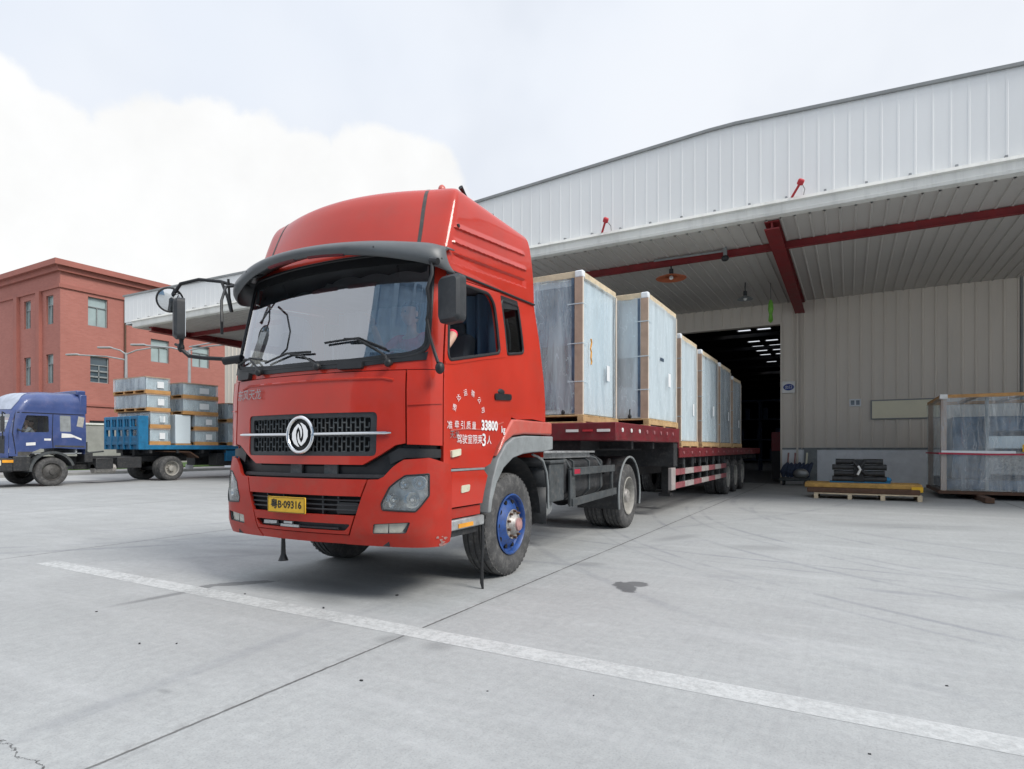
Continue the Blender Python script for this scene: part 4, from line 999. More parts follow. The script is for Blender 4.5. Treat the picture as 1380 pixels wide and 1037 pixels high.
def person(label, hip, sh_dir, head, head_rot, elbowL, handL, elbowR, handR, shirt, sleeves, root_parent=None, knees=True, group=None):
    """seated figure facing -Y; L is the +X side. All points in the vehicle's own space, turned to world by root."""
    hip = Vector(hip); neck = Vector(head)-Vector((0, -.015, .175)); chest = hip.lerp(neck, .62)+Vector((0, .02, 0))
    shL = neck+Vector((.18, .02, -.065)); shR = neck+Vector((-.18, .02, -.065)); hd = Vector(head)
    EL, HL, ER, HR = map(Vector, (elbowL, handL, elbowR, handR))
    kL, kR = hip+Vector((.13, -.44, .03)), hip+Vector((-.13, -.44, .03)); aL, aR = kL+Vector((0, -.06, -.42)), kR+Vector((0, -.06, -.42))
    n = [hip, hip.lerp(chest, .5), chest, neck+Vector((0, .01, -.06)), neck, hd+Vector((0, .02, -.06)), shL, shL.lerp(EL, .5), EL, EL.lerp(HL, .6), HL, shR, shR.lerp(ER, .5), ER, ER.lerp(HR, .6), HR,
         hip+Vector((.10, -.06, -.01)), kL, aL, aL+Vector((0, -.14, -.03)), hip+Vector((-.10, -.06, -.01)), kR, aR, aR+Vector((0, -.14, -.03))]
    r = [(.16, .12), (.15, .11), (.17, .115), (.10, .075), .052, .048, .066, .050, .043, .036, .026, .066, .050, .043, .036, .026, .088, .062, .045, .04, .088, .062, .045, .04]
    E = [(0, 1), (1, 2), (2, 3), (3, 4), (4, 5), (3, 6), (6, 7), (7, 8), (8, 9), (9, 10), (3, 11), (11, 12), (12, 13), (13, 14), (14, 15), (0, 16), (16, 17), (17, 18), (18, 19), (0, 20), (20, 21), (21, 22), (22, 23)]
    v, f = skin_mesh([tuple(p)+(q,) for p, q in zip(n, r)], E, 2, 0)
    mb = MB().add(v, f); eyes, hair = head_mb(hd, head_rot, mb)
    hand_mb(mb, HL, (HL-EL), (0, -.3, 1), .45); hand_mb(mb, HR, (HR-ER), (.1, 1, .2), .30)
    body_ = mb.build('person', 'skin', None, ang=80); tag(body_, label, 'person', group)
    # shirt over torso and upper arms
    def sc(x, k): return tuple(a*k for a in x) if hasattr(x, '__len__') else x*k
    k = 1.10; idx = [0, 1, 2, 3, 6, 7, 8, 11, 12, 13]
    mp = {a: i for i, a in enumerate(idx)}
    nn = [tuple(n[a])+(sc(r[a], k),) for a in idx]
    for a, b in ((8, 7), (13, 12)):
        i = mp[a]; q = n[b].lerp(n[a], sleeves); nn[i] = tuple(q)+(.052,)
    Es = [(mp[a], mp[b]) for a, b in E if a in mp and b in mp]
    v, f = skin_mesh(nn, Es, 2, 0); MB().add(v, f).build('shirt', shirt, body_, ang=80)
    idx = [0, 16, 17, 18, 20, 21, 22]; mp = {a: i for i, a in enumerate(idx)}
    v, f = skin_mesh([tuple(n[a])+(sc(r[a], 1.12),) for a in idx], [(mp[a], mp[b]) for a, b in E if a in mp and b in mp], 2, 0); MB().add(v, f).build('trousers', 'jeans', body_, ang=80)
    hair.build('hair', 'hair', body_, ang=80); eyes.build('eyes', 'ink', body_, ang=80)
    return body_
P1 = person('driver in a red shirt with one hand raised behind the red truck windscreen', (.58, .96, 2.0), None, (.56, .74, 2.58), (0, 0, math.radians(-18)),
            (1.185, .53, 2.30), (1.18, .37, 2.12), (.26, .70, 2.22), (.36, .44, 2.44), 'shirt_red', 1.10)
P1.location = (O_[0], O_[1], 0); P1.rotation_euler = (0, 0, math.radians(1.92))
# ================================================================== TRAILER (world axes; side at X=-2.95, centre -4.36)
TX, TH = -4.36, 1.41
TL = thing('semi_trailer', 'dark red low bed trailer carrying the tall wrapped crates out of the warehouse door', 'trailer', (TX, 8.35, 0))
def tb(x0, x1, y0, y1, z0, z1, mb=None): return (mb or MB()).box(x0, x1, y0-8.35, y1-8.35, z0, z1)
g = tb(-TH, TH, 8.35, 12.05, 1.42, 1.69); g.build('gooseneck_deck', 'dark_red', TL, bevel=.012)
g = MB(); tb(-.75, .75, 8.6, 13.0, 1.27, 1.42, g); tb(-1.3, 1.3, 9.4, 9.5, 1.30, 1.42, g); tb(-1.3, 1.3, 10.6, 10.7, 1.30, 1.42, g); tb(-1.38, 1.38, 11.75, 12.05, .95, 1.42, g)
tb(-.55, -.40, 12.0, 24.5, .75, 1.08, g); tb(.40, .55, 12.0, 24.5, .75, 1.08, g)
for y_ in [12.6+1.1*i for i in range(11)]: tb(-TH+.05, TH-.05, y_, y_+.08, .98, 1.10, g)
g.build('under_frame', 'chassis', TL)
g = MB(); tb(-TH, TH, 12.05, 24.6, 1.12, 1.325, g); g.prism([(12.05-8.35, 1.12), (12.10-8.35, 1.12), (12.10-8.35, 1.70), (12.05-8.35, 1.70)], -TH, TH, 'X'); g.build('low_deck', 'dark_red', TL, bevel=.01)
for k in range(8): MB().cyl((TH, .28+.42*k, 1.58), (TH+.012, .28+.42*k, 1.58), .032, n=12).build('side_lamp', 'white' if k < 3 else 'lamp_pink', TL)
for k in range(14): MB().cyl((TH, 4.1+.75*k, 1.22), (TH+.012, 4.1+.75*k, 1.22), .03, n=12).build('side_lamp', 'lamp_pink', TL)
for x_, w_ in ((.62, .20), (1.12, .20), (-.4, .2), (-1.0, .2)): MB().box(x_, x_+w_, -.012, .0, 1.55, 1.59).build('front_reflector', 'white', TL)
g = MB(); g.box(.89, 1.05, -.010, .0, 1.555, 1.585); g.build('front_reflector', 'bracket_red', TL)
# red and white side guard
for k, (y0, y1) in enumerate(((11.5, 17.4),)):
    G = None
    g = MB(); g.box(TH-.07, TH, y0-8.35, y0-8.35+.30, .50, .93); g.build('guard_end_plate', 'dirty_white', TL, bevel=.01)
    for (za, zb) in ((.52, .63), (.78, .90)):
        n_ = 7; L = (y1-y0-.3)/n_
        for i in range(n_):
            g = MB(); a = y0+.3+i*L; tb(TH-.05, TH-.004, a, a+L, za, zb, g)
            g.build('guard_rail', 'faded_stripe' if i % 2 == 0 else 'dirty_white', TL)
    for i in range(8): a = y0+.45+i*.78; tb(TH-.09, TH-.05, a, a+.05, .52, 1.14).build('guard_post', 'frame_grey', TL)
def trailer_wheel(root, x, y, sg, R=.50, rimm='rim'):
    flip = Matrix.Rotation(PI if sg < 0 else 0, 4, 'Z')
    a = tyre_mb(R, .28, .29, 40); b = tyre_mb(R, .28, .29, 40); b.v = [(p[0]-.31, p[1], p[2]) for p in b.v]; a.add(b.v, b.f)
    a.v = [tuple(flip @ Vector(p)) for p in a.v]; o = a.build('wheel', 'tyre', root, ang=40); o.location = (x, y, R)
    r = MB(); r.lathe([(.292, -.028), (.30, .004), (.28, -.01), (.26, -.13), (.17, -.15), (.15, -.14), (.12, -.13), (.11, -.02), (.0, .0)], n=32)
    r.v = [tuple(flip @ Vector(p)) for p in r.v]; r.build('rim', rimm, o, ang=40)
    nt = MB()
    for i in range(8):
        a_ = 2*PI*i/8; R_ = Matrix.Rotation(a_, 4, 'X'); c = R_ @ Vector((-.145, 0, .140)); nt.cyl(c, c+Vector((.034, 0, 0)), .016, .013, 6)
    nt.v = [tuple(flip @ Vector(p)) for p in nt.v]; nt.build('wheel_nut', 'brown', o)
    return o
for y_ in (18.0, 19.3, 20.6):
    for sg in (1, -1): trailer_wheel(TL, sg*(TH-.06), y_-8.35, sg)
for x_ in (-.9, .9): g = MB(); y_ = 12.9; tb(x_-.07, x_+.07, y_, y_+.14, .35, 1.12, g); tb(x_-.12, x_+.12, y_-.05, y_+.19, .28, .35, g); g.build('landing_leg', 'chassis', TL)

# ================================================================== WRAPPED CRATES
def pallet(root, x0, x1, y0, y1, z0, h=.13, m='wood', name='pallet'):
    g = MB(); w_ = x1-x0; d = y1-y0
    t = .025
    n = max(3, int(d/.20))
    for i in range(n): a = y0+i*d/n; g.box(x0, x1, a+.012, a+d/n-.012, z0+h-t, z0+h)
    for i in range(3):
        a = x0+i*(w_-.10)/2; g.box(a, a+.10, y0+.002, y1-.002, z0+t, z0+h-t)
    for i in range(3):
        a = y0+i*(d-.12)/2; g.box(x0+.002, x1-.002, a, a+.12, z0, z0+t)
    o = g.build(name, m, root, bevel=.004, seg=1); return o
def panel_wave(root, name, m, x0, x1, y0, y1, z0, z1, seed, amp=.015, sag=.02):
    """film stretched round a box: four sides and the top in one rippled sheet"""
    from mathutils import noise as N
    g = MB(); P = [(x0, y0), (x1, y0), (x1, y1), (x0, y1)]
    cx, cy = (x0+x1)/2, (y0+y1)/2
    def wob(x, y, z): 
        return N.noise(Vector((x*1.7+seed, y*1.7, z*.8)))*amp*1.4+abs(N.noise(Vector((x*6+seed*3, y*6, z*1.3))))*amp
    for i in range(4):
        a, b = P[i], P[(i+1) % 4]; nx, ny = (b[1]-a[1]), -(b[0]-a[0]); L = math.hypot(nx, ny); nx, ny = nx/L, ny/L
        nu = max(6, int(L/.07)); nv = max(8, int((z1-z0)/.10))
        def fn(u, v, a=a, b=b, nx=nx, ny=ny):
            x = a[0]+(b[0]-a[0])*u; y = a[1]+(b[1]-a[1])*u; z = z0+(z1-z0)*v
            e = min(1, u/.06, (1-u)/.06); o = .012+wob(x, y, z)*e*min(1, v/.03+.2)
            o = max(o, .004)
            return (x+nx*o, y+ny*o, z)
        g.grid(fn, nu, nv)
    g.grid(lambda u, v: (x0+(x1-x0)*u, y0+(y1-y0)*v, z1+.012+abs(wob(x0+(x1-x0)*u, y0+(y1-y0)*v, 9))*.6), 10, 10)
    o = g.build(name, m, root, ang=60, recalc=False); return o
def tall_crate(label, x0, x1, y0, y1, z0, z1, front='cab_grey', body_m='cab_grey', film='film', seed=1., tags=True, group='wrapped crates on the trailer'):
    r = thing('wrapped_crate', label, 'crate', ((x0+x1)/2, y0, z0), 0, group)
    w_, d, h = x1-x0, y1-y0, z1-z0; X0, X1_, Y0, Y1 = -w_/2, w_/2, 0, d
    pallet(r, X0-.02, X1_+.05, Y0-.05, Y1+.04, 0, .13)
    # cabinet with a recessed front door, handle and base
    g = MB(); g.box(X0+.03, X1_-.025, Y0+.07, Y1-.03, .15, h-.105); cb = g.build('cabinet', body_m, r, bevel=.01)
    g = MB(); g.box(X0+.10, X0+w_*.46, Y0+.045, Y0+.07, .22, h-.2); g.box(X0+w_*.50, X1_-.13, Y0+.045, Y0+.07, .22, h-.2); dd = g.build('cabinet_door', front, r, bevel=.008)
    g = MB(); g.box(X0+w_*.47, X0+w_*.49, Y0+.03, Y0+.06, h*.42, h*.55); g.box(X0+w_*.2, X0+w_*.40, Y0+.035, Y0+.046, h*.62, h*.78); g.box(X0+w_*.58, X1_-.25, Y0+.035, Y0+.046, h*.30, h*.52); g.build('door_fitting', 'dark', dd)
    # corner posts of cardboard angle
    for (px, py) in ((X0, Y0), (X1_, Y0), (X0, Y1), (X1_, Y1)):
        ax = 1 if px < 0 else -1; ay = 1 if py == Y0 else -1
        g = MB(); ox, oy = px-ax*.030, py-ay*.030; g.box(*sorted((ox, ox+ax*.13)), *sorted((oy, oy+ay*.010)), .13, h-.10); g.slot(1).box(*sorted((ox, ox+ax*.010)), *sorted((oy+ay*.010, oy+ay*.055)), .13, h-.10)
        g.build('corner_post', ('board', 'post_edge'), r)
    g = MB(); t = .075
    g.box(X0-.015, X1_+.015, Y0-.015, Y0+t, h-.10, h); g.box(X0-.015, X1_+.015, Y1-t, Y1+.015, h-.10, h); g.box(X0-.015, X0+t, Y0+t, Y1-t, h-.10, h); g.box(X1_-t, X1_+.015, Y0+t, Y1-t, h-.10, h)
    n = 5
    for i in range(n): a = X0+.1+i*(w_-.3)/(n-1); g.box(a, a+.10, Y0+t, Y1-t, h-.03, h-.004)
    g.build('top_frame', 'pale_wood', r, bevel=.005, seg=1)
    panel_wave(r, 'wrap_film', film, X0-.004, X1_+.004, Y0-.004, Y1+.004, .14, h-.085, seed)
    for q0, q1 in ((X1_-.10, X1_+.034), (X0-.034, X0+.10)): MB().box(q0, q1, Y0-.034, Y0+.08, h-.105, h+.006).build('corner_cap', 'label_w', r, bevel=.02)
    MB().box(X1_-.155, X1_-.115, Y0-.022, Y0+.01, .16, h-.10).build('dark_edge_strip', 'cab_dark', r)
    g = MB(); g.ball((X1_-.30, Y0-.01, .17), .035, .03, .045, 10, 8); g.cyl((X1_-.30, Y0-.01, .13), (X1_-.30, Y0-.01, .30), .012); g.build('strap_buckle', 'black', r)
    for zz in (h*.27, h*.52, h*.78):
        g = MB(); g.box(X1_-.22, X1_+.036, Y0-.036, Y0-.031, zz, zz+.016); g.box(X1_+.031, X1_+.036, Y0-.031, Y0+.16, zz, zz+.016); g.build('wrap_tape', 'film_milky', r)
    la = .30+.03*(seed % 3); lb = .62+.04*(seed % 2)
    g = MB(); g.box(X1_+.033, X1_+.036, Y0+d*lb, Y0+d*(lb+.09), h*(la-.02), h*(la+.09)); g.build('paper_label', 'label_w', r)
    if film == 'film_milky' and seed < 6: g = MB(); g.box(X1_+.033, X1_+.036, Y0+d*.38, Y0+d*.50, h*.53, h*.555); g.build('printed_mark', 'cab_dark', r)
    if tags:
        g = MB(); pts = [(X1_+.026+.004*math.sin(i), Y0+d*.22+.02*math.sin(i*2.1), h*.40+i*.05) for i in range(9)]; g.tube(pts, .012, 5); g.build('orange_strap_end', 'orange', r)
    return r
CR = [
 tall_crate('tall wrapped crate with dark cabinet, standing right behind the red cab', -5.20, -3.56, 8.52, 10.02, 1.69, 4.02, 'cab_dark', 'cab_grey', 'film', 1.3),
 tall_crate('tall pale wrapped crate at the step of the trailer deck, second behind the red cab', -5.20, -3.04, 10.18, 12.12, 1.69, 4.0, 'cab_grey', 'cab_grey', 'film_milky', 5.1, False),
 tall_crate('wrapped crate on the low deck just past the step, third behind the red cab', -5.25, -3.03, 12.45, 13.95, 1.325, 3.66, 'cab_grey', 'cab_grey', 'film_milky', 9.7, False),
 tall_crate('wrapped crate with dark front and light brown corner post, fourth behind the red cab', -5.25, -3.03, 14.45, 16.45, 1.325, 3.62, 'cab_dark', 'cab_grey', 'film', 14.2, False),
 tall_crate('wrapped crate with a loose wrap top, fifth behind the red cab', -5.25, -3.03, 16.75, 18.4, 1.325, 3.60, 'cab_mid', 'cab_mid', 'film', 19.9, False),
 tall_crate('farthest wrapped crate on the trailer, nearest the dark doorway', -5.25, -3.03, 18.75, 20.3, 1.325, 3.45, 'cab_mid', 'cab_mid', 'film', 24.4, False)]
# bulge / folded film on the second crate's upper rear corner
# ================================================================== BLUE TRUCK
BX, BY = -25.35, 8.85
BT = thing('semi_truck', 'old blue truck with a dented roof fairing parked far left beside the brick building', 'truck', (BX, BY, 0))
BL = [(.9, .05, 1.22, .45, 2.60), (1.8, .05, 1.25, .45, 2.60), (2.5, .28, 1.20, .62, 2.60), (2.65, .33, 1.19, .66, 2.60)]
def bs(s, z):
    f, w_, ye, yr = lerp_tab(BL, z); x, y = perim(s, f, w_, ye, yr, .08); return (x, y, z)
def bY(y, z):
    f, w_, ye, yr = lerp_tab(BL, z); return S2+(y-ye)/(yr-ye)*(S3-S2)
BF = [(0, 2.52, .30, 1.19, .66, 2.60), (.3, 2.75, .42, 1.18, .8, 2.62), (.6, 2.98, .58, 1.14, .95, 2.63), (.85, 3.14, .82, 1.02, 1.15, 2.64), (1.0, 3.20, 1.1, .86, 1.35, 2.60)]
def bf(s, t):
    z, f, w_, ye, yr = smooth_tab(BF, t); x, y = perim(s, f, w_, ye, yr, .10); z += .06*t*(1-(x/w_)**2)+.09*t*max(0, (y-1.0)/1.6); return (x, y, z)
bws = rounded([(-1.12, 1.83), (1.12, 1.83), (1.12, 2.46), (-1.12, 2.46)], .08)
g = MB(); patch(bs, [(-1.25, 1.0), (1.25, 1.0), (1.25, 2.6), (-1.25, 2.6)], [bws], 0, .02, .12, g)
arch = [(bY(1.55+.66*math.cos(a), .95), .50+.80*math.sin(a)) for a in [math.radians(165-10*i) for i in range(16)]]
for sg in (1, -1):
    fx = (lambda a: a) if sg > 0 else mirr
    dw = rounded([(bY(.62, 1.83), 1.85), (bY(1.44, 1.86), 1.87), (bY(1.44, 2.4), 2.43), (bY(.80, 2.4), 2.43)], .05)
    rw2 = rounded([(bY(1.78, 1.9), 1.90), (bY(2.12, 1.9), 1.90), (bY(2.12, 2.4), 2.47), (bY(1.78, 2.4), 2.47)], .04)
    bodyp = [(1.26, 1.05), (bY(.80, 1.05), 1.05), (bY(.95, 1.2), 1.18), (bY(1.2, 1.25), 1.30), (bY(1.7, 1.3), 1.33), (bY(2.1, 1.3), 1.30), (bY(2.60, 1.3), 1.28), (bY(2.60, 2.5), 2.60), (1.26, 2.60)]
    patch(bs, fx(bodyp), [fx(dw), fx(rw2)], 0, .02, .12, g)
    q = MB(); patch(bs, fx(dw), (), -.01, 0, .12, q); q.build('door_window', 'sideglass', BT)
    q = MB(); patch(bs, fx(rw2), (), -.01, .0, .12, q); q.build('rear_side_window', 'grey', BT)
    q = MB()
    for yy in (.50, 1.58): band(bs, fx([(bY(yy, 1.1), 1.12), (bY(yy, 2.5), 2.50)]), .02, .003, .003, .2, q)
    band(bs, fx([(1.30, 2.515), (bY(2.55, 2.515), 2.515)]), .03, .004, .003, .2, q); q.build('door_gap', 'sun_ring', BT)
    q = MB(); patch(bs, fx([(bY(.78, 1.5), 1.40), (bY(1.05, 1.5), 1.42), (bY(1.05, 1.5), 1.52), (bY(.78, 1.5), 1.50)]), (), .006, .004, .12, q); patch(bs, fx([(bY(1.30, 1.5), 1.58), (bY(1.50, 1.5), 1.58), (bY(1.50, 1.5), 1.65), (bY(1.30, 1.5), 1.65)]), (), .006, .004, .12, q)
    patch(bs, fx([(bY(1.82, 1.5), 1.68), (bY(2.2, 1.5), 1.70), (bY(2.45, 1.5), 1.60), (bY(2.45, 1.5), 1.66), (bY(2.1, 1.5), 1.82), (bY(1.82, 1.5), 1.84)]), (), .006, .004, .12, q); q.build('door_sticker', 'white', BT)
    q = MB(); L1 = [math.radians(178-8*i) for i in range(21)]
    for i in range(20):
        a, b = L1[i], L1[i+1]
        q.prism([(1.55+r*math.cos(t), .50+r*math.sin(t)*1.02) for r, t in ((.62, a), (.70, a), (.70, b), (.62, b))], *sorted((sg*1.0, sg*1.28)), 'X')
    q.build('fender', 'frame_grey', BT)
    q = MB(); arc2 = [(1.55+.61*math.cos(t), .50+.61*math.sin(t)) for t in L1]; n_ = len(arc2)
    q.add([(sg*.7, y, z) for y, z in arc2]+[(sg*1.2, y, z) for y, z in arc2], [(i, i+1, n_+i+1, n_+i) for i in range(n_-1)]); q.build('wheel_well', 'chassis', BT)
    q = MB(); q.box(*sorted((sg*.9, sg*1.24)), .42, .92, .55, 1.04); q.build('step', 'chassis', BT, bevel=.02)
q = MB(); patch(bs, [(bY(2.30, 2.2), 2.10), (bY(2.50, 2.2), 2.06), (bY(2.56, 2.2), 2.42), (bY(2.36, 2.2), 2.46)], (), .01, .02, .12, q); q.build('rear_vent', 'rim', BT)
q = MB(); patch(bs, [(bY(.55, 1.2), 1.06), (bY(.84, 1.2), 1.06), (bY(.98, 1.2), 1.20), (bY(.55, 1.2), 1.20)], (), .004, .004, .12, q); patch(bs, [(bY(1.62, 1.4), 1.36), (bY(2.55, 1.4), 1.34), (bY(2.55, 1.4), 1.40), (bY(1.62, 1.4), 1.42)], (), .004, .004, .12, q); q.build('grime_band', 'rimdark', BT)
g.add([(-1.2, 2.59, 1.1), (1.2, 2.59, 1.1), (1.18, 2.59, 2.6), (-1.18, 2.59, 2.6)], [(0, 1, 2, 3)])
g.build('cab_shell', 'blue', BT)
q = MB(); patch(bs, bws, (), -.004, 0, .15, q); q.build('windscreen', 'ws', BT)
q = MB(); rf = [-S3+2*S3*i/70 for i in range(71)]
rows = []
for j in range(25):
    L = [bf(s, j/24) for s in rf]; a, b = Vector(L[-1]), Vector(L[0]); L += [tuple(a.lerp(b, k/6)) for k in range(1, 6)]; rows.append(L)
for k in (.7, .4, .1): rows.append([(p[0]*k, 1.8+(p[1]-1.8)*k, bf(0, 1)[2]+.03+.05*(p[1]-1.8)*k*.4) for p in rows[24]])
NP = len(rows[0]); q.add([p for r in rows for p in r], [(j*NP+i, j*NP+(i+1) % NP, (j+1)*NP+(i+1) % NP, (j+1)*NP+i) for j in range(len(rows)-1) for i in range(NP)])
q.build('roof_fairing', 'blue', BT, ang=40)
q = MB(); patch(bf, [(-1.0, .12), (1.02, .12), (1.08, .5), (.95, .9), (-.95, .9), (-1.1, .5)], (), .012, .004, .07, q); q.build('pale_sky_sheen', 'sheen_blue', BT)  # sky reflection on the front roof slope, put into a pale colour patch
q = MB(); q.box(-1.1, 1.1, 2.35, 2.66, 3.22, 3.40); q.box(-1.19, 1.19, 2.42, 2.66, 2.55, 3.25); q.build('rear_deflector', 'blue', BT, bevel=.04)
q = MB(); patch(bs, [(-1.15, 1.15), (1.15, 1.15), (1.15, 1.72), (-1.15, 1.72)], (), .01, .02, .15, q); q.build('front_grille', 'dark', BT)
q = MB(); q.box(-1.25, 1.25, -.12, .45, .52, 1.0); BB = q.build('bumper', 'chassis', BT, bevel=.06)
q = MB(); q.box(.80, 1.26, -.13, .10, .74, .92); q.box(-1.26, -.80, -.13, .10, .74, .92); q.build('headlight', 'cream', BT, bevel=.02)
q = MB(); q.box(1.24, 1.262, .12, .42, .84, .93); q.build('orange_marker', 'orange', BB)
q = MB(); q.tube([(1.20, .22, 2.45), (1.45, .05, 2.50), (1.47, .05, 1.75), (1.22, .15, 1.62)], .02, 6); q.box(1.42, 1.52, .0, .09, 1.85, 2.35); q.build('mirror', 'dark', BT)
q = MB(); q.tube([(1.25, .55, 1.95), (1.52, .50, 1.90)], .03, 6); q.build('side_mirror_bracket', 'dark', BT)
q = MB(); q.box(-1.1, 1.1, .2, .6, 1.4, 1.86); q.box(-1.15, 1.15, 2.3, 2.35, 1.1, 2.5); q.box(-1.15, 1.15, .4, 2.5, 1.12, 1.15); q.build('cab_lining', 'cabin_dark', BT)
q = MB()
for x_ in (-.43, .43): q.box(x_-.04, x_+.04, .3, 6.9, .78, 1.02)
for y_ in (2.7, 3.4, 4.4, 5.2, 6.6): q.box(-.42, .42, y_, y_+.12, .8, .98)
q.cyl((-.9, 1.55, .5), (.9, 1.55, .5), .08); q.cyl((-.9, 5.80, .5), (.9, 5.80, .5), .1); q.box(.55, 1.1, 3.0, 3.6, .55, .95); q.box(.5, 1.0, 3.8, 4.7, .55, .98); q.box(-1.0, -.5, 3.0, 4.6, .5, .98); q.box(.55, 1.1, 2.62, 2.9, .8, 1.15)
q.build('chassis_frame', 'chassis', BT, bevel=.02)
q = MB(); q.cyl((.85, 3.0, .55), (.85, 3.75, .55), .17, n=20); q.build('air_tank', 'hub', BT)
q = MB(); q.cyl((.75, 2.75, 1.15), (.75, 2.75, 1.55), .12, n=16); q.tube([(.5, 2.7, 1.3), (.6, 3.0, 1.15), (.4, 3.6, 1.2)], .03, 6); q.build('air_filter', 'frame_grey', BT)
for sg in (1, -1):
    o = trailer_wheel(BT, sg*1.20, 5.80, sg, .50, 'rim')
    a = tyre_mb(.5, .28, .29, 40); flip = Matrix.Rotation(PI if sg < 0 else 0, 4, 'Z'); a.v = [tuple(flip @ Vector(p)) for p in a.v]; o = a.build('wheel', 'tyre', BT, ang=40); o.location = (sg*1.22, 1.55, .5)
    r = MB(); r.lathe([(.292, -.028), (.30, .004), (.27, -.05), (.19, .0), (.15, .02), (.12, .03), (.10, .07), (.0, .08)], n=32); r.v = [tuple(flip @ Vector(p)) for p in r.v]; r.build('rim', 'rimdark', o, ang=40)
# blue trailer
FTX = -25.45
FT_ = thing('flatbed_trailer', 'turquoise blue flatbed trailer with a railed headboard, stacked with grey boxes', 'trailer', (FTX, 13.4, 0))
q = MB(); q.box(-1.25, 1.25, 0, 12.0, 1.27, 1.45); q.build('deck', 'cyan', FT_, bevel=.01)
q = MB(); q.box(-.5, -.35, .2, 11.8, .95, 1.27); q.box(.35, .5, .2, 11.8, .95, 1.27)
for k in range(11): q.box(-1.2, 1.2, .4+k*1.1, .5+k*1.1, 1.12, 1.27)
q.box(.5, 1.1, 3.4, 4.4, .55, 1.1); q.box(-1.1, -.5, 3.4, 4.4, .55, 1.1); q.build('under_frame', 'chassis', FT_)
q = MB()
for x_ in (-1.25, -.80, -.35, .10, .55, 1.13): q.box(x_, x_+.12, -.06, .06, 1.27, 2.58)
for z_ in (2.46, 2.05, 1.45): q.box(-1.25, 1.25, -.045, .045, z_, z_+.13)
q.box(-1.25, 1.25, -.03, .03, 1.45, 1.80)
for x_ in [-1.02+.45*i for i in range(5)]: q.box(x_, x_+.07, -.04, .04, 2.18, 2.46)
q.build('headboard', 'cyan', FT_, bevel=.015)
q = MB(); q.box(1.10, 1.252, -.05, .32, 1.27, 2.60); q.build('headboard_post', 'cyan', FT_)
q = MB(); q.box(1.0, 1.24, 3.75, 4.75, .75, 1.22); q.build('tool_box', 'cyan', FT_, bevel=.02)
q = MB(); q.prism([(1.0, 1.22), (2.1, 1.20), (2.5, .95), (2.5, .9), (2.1, 1.14), (1.0, 1.17)], .3, 1.15, 'X'); q.build('tail_fender', 'brown', FT_)
for y_ in (8.2, 9.5):
    for sg in (1, -1): trailer_wheel(FT_, sg*1.18, y_, sg, .5, 'rim')
def flat_box(label, x0, x1, y0, y1, z0, z1, wm='card_orange', seed=1, group='boxes stacked on the blue trailer'):
    r = thing('wrapped_box', label, 'box', ((x0+x1)/2, y0, z0), 0, group); w_, d, h = x1-x0, y1-y0, z1-z0
    g = MB(); t = .035
    g.box(-w_/2, w_/2, 0, d, .11, .11+t); g.box(-w_/2, w_/2, 0, d, 0, .02)
    for i in range(4): a = -w_/2+i*(w_-.12)/3; g.box(a, a+.12, .002, d-.002, .02, .11)
    g.box(w_/2-.03, w_/2+.012, -.004, d+.004, .0, .145)
    g.build('pallet', wm, r)
    g = MB(); g.box(-w_/2+.05, w_/2-.05, .05, d-.05, .145, h-.06); g.build('carton', 'carton_grey', r, bevel=.02)
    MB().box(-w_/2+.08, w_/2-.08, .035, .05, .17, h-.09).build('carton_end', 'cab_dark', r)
    panel_wave(r, 'wrap_film', 'film', -w_/2+.01, w_/2-.01, .01, d-.01, .13, h-.05, seed, .03)
    g = MB(); g.box(-w_/2, w_/2, 0, d, h-.05, h-.004); g.build('lid_board', 'board', r)
    g = MB(); g.box(w_/2+.03, w_/2+.034, d*.45, d*.72, h*.35, h*.72); g.build('paper_label', 'label_w', r)
    return r
tiers1 = [(1.45, 2.13), (2.13, 2.80), (2.80, 3.50), (3.50, 4.18)]
pos = ['bottom', 'second from bottom', 'third from bottom', 'topmost']
for k, (a, b) in enumerate(tiers1):
    dx = (-.0, .02, -.12, -.16)[k]
    flat_box('%s grey wrapped box of the front stack on the blue trailer' % pos[k], -26.55, -24.22, 13.78+dx, 14.62, a, b, seed=k*3+1)
tiers2 = [(1.45, 2.10), (2.10, 2.74), (2.74, 3.42), (3.42, 4.08)]
for k, (a, b) in enumerate(tiers2):
    flat_box('%s grey wrapped box of the middle stack on the blue trailer' % pos[k], -26.55, -24.22, (15.62, 15.62, 15.1, 15.1)[k]+.05, 16.75, a, b, seed=k*5+2)
r = thing('wrapped_box', 'upright light grey box wedged between the front and middle stacks', 'box', (-25.4, 14.85, 1.45), 0, 'boxes stacked on the blue trailer')
MB().box(-1.1, 1.12, .02, .68, .06, 1.26).build('carton', 'cab_grey', r, bevel=.02); MB().box(-1.12, 1.15, 0, .70, 0, .06).build('pallet', 'card_orange', r)
for k, (a, b) in enumerate(((1.45, 2.5), (2.5, 3.35))):
    flat_box(('lower', 'upper')[k]+' wrapped box of the rear stack half hidden by the red cab', -26.55, -24.22, 17.25, 18.6, a, b, seed=k*7+3)
PB = person('driver in a white shirt at the window of the old blue truck', (.55, 1.28, 1.60), None, (.72, .98, 2.22), (0, 0, math.radians(40)),
            (1.0, .80, 1.75), (1.02, .62, 1.92), (.30, .95, 1.85), (.45, .70, 1.95), 'shirt_white', .7)
PB.location = (BX, BY, 0)
PC = person('passenger in dark clothes seated behind the driver of the old blue truck', (-.2, 1.55, 1.60), None, (.30, 1.30, 2.18), (0, 0, math.radians(60)),
            (.50, 1.2, 1.75), (.55, .95, 1.9), (-.3, 1.1, 1.8), (-.2, .8, 1.9), 'shirt_dark', .7)
PC.location = (BX, BY, 0)
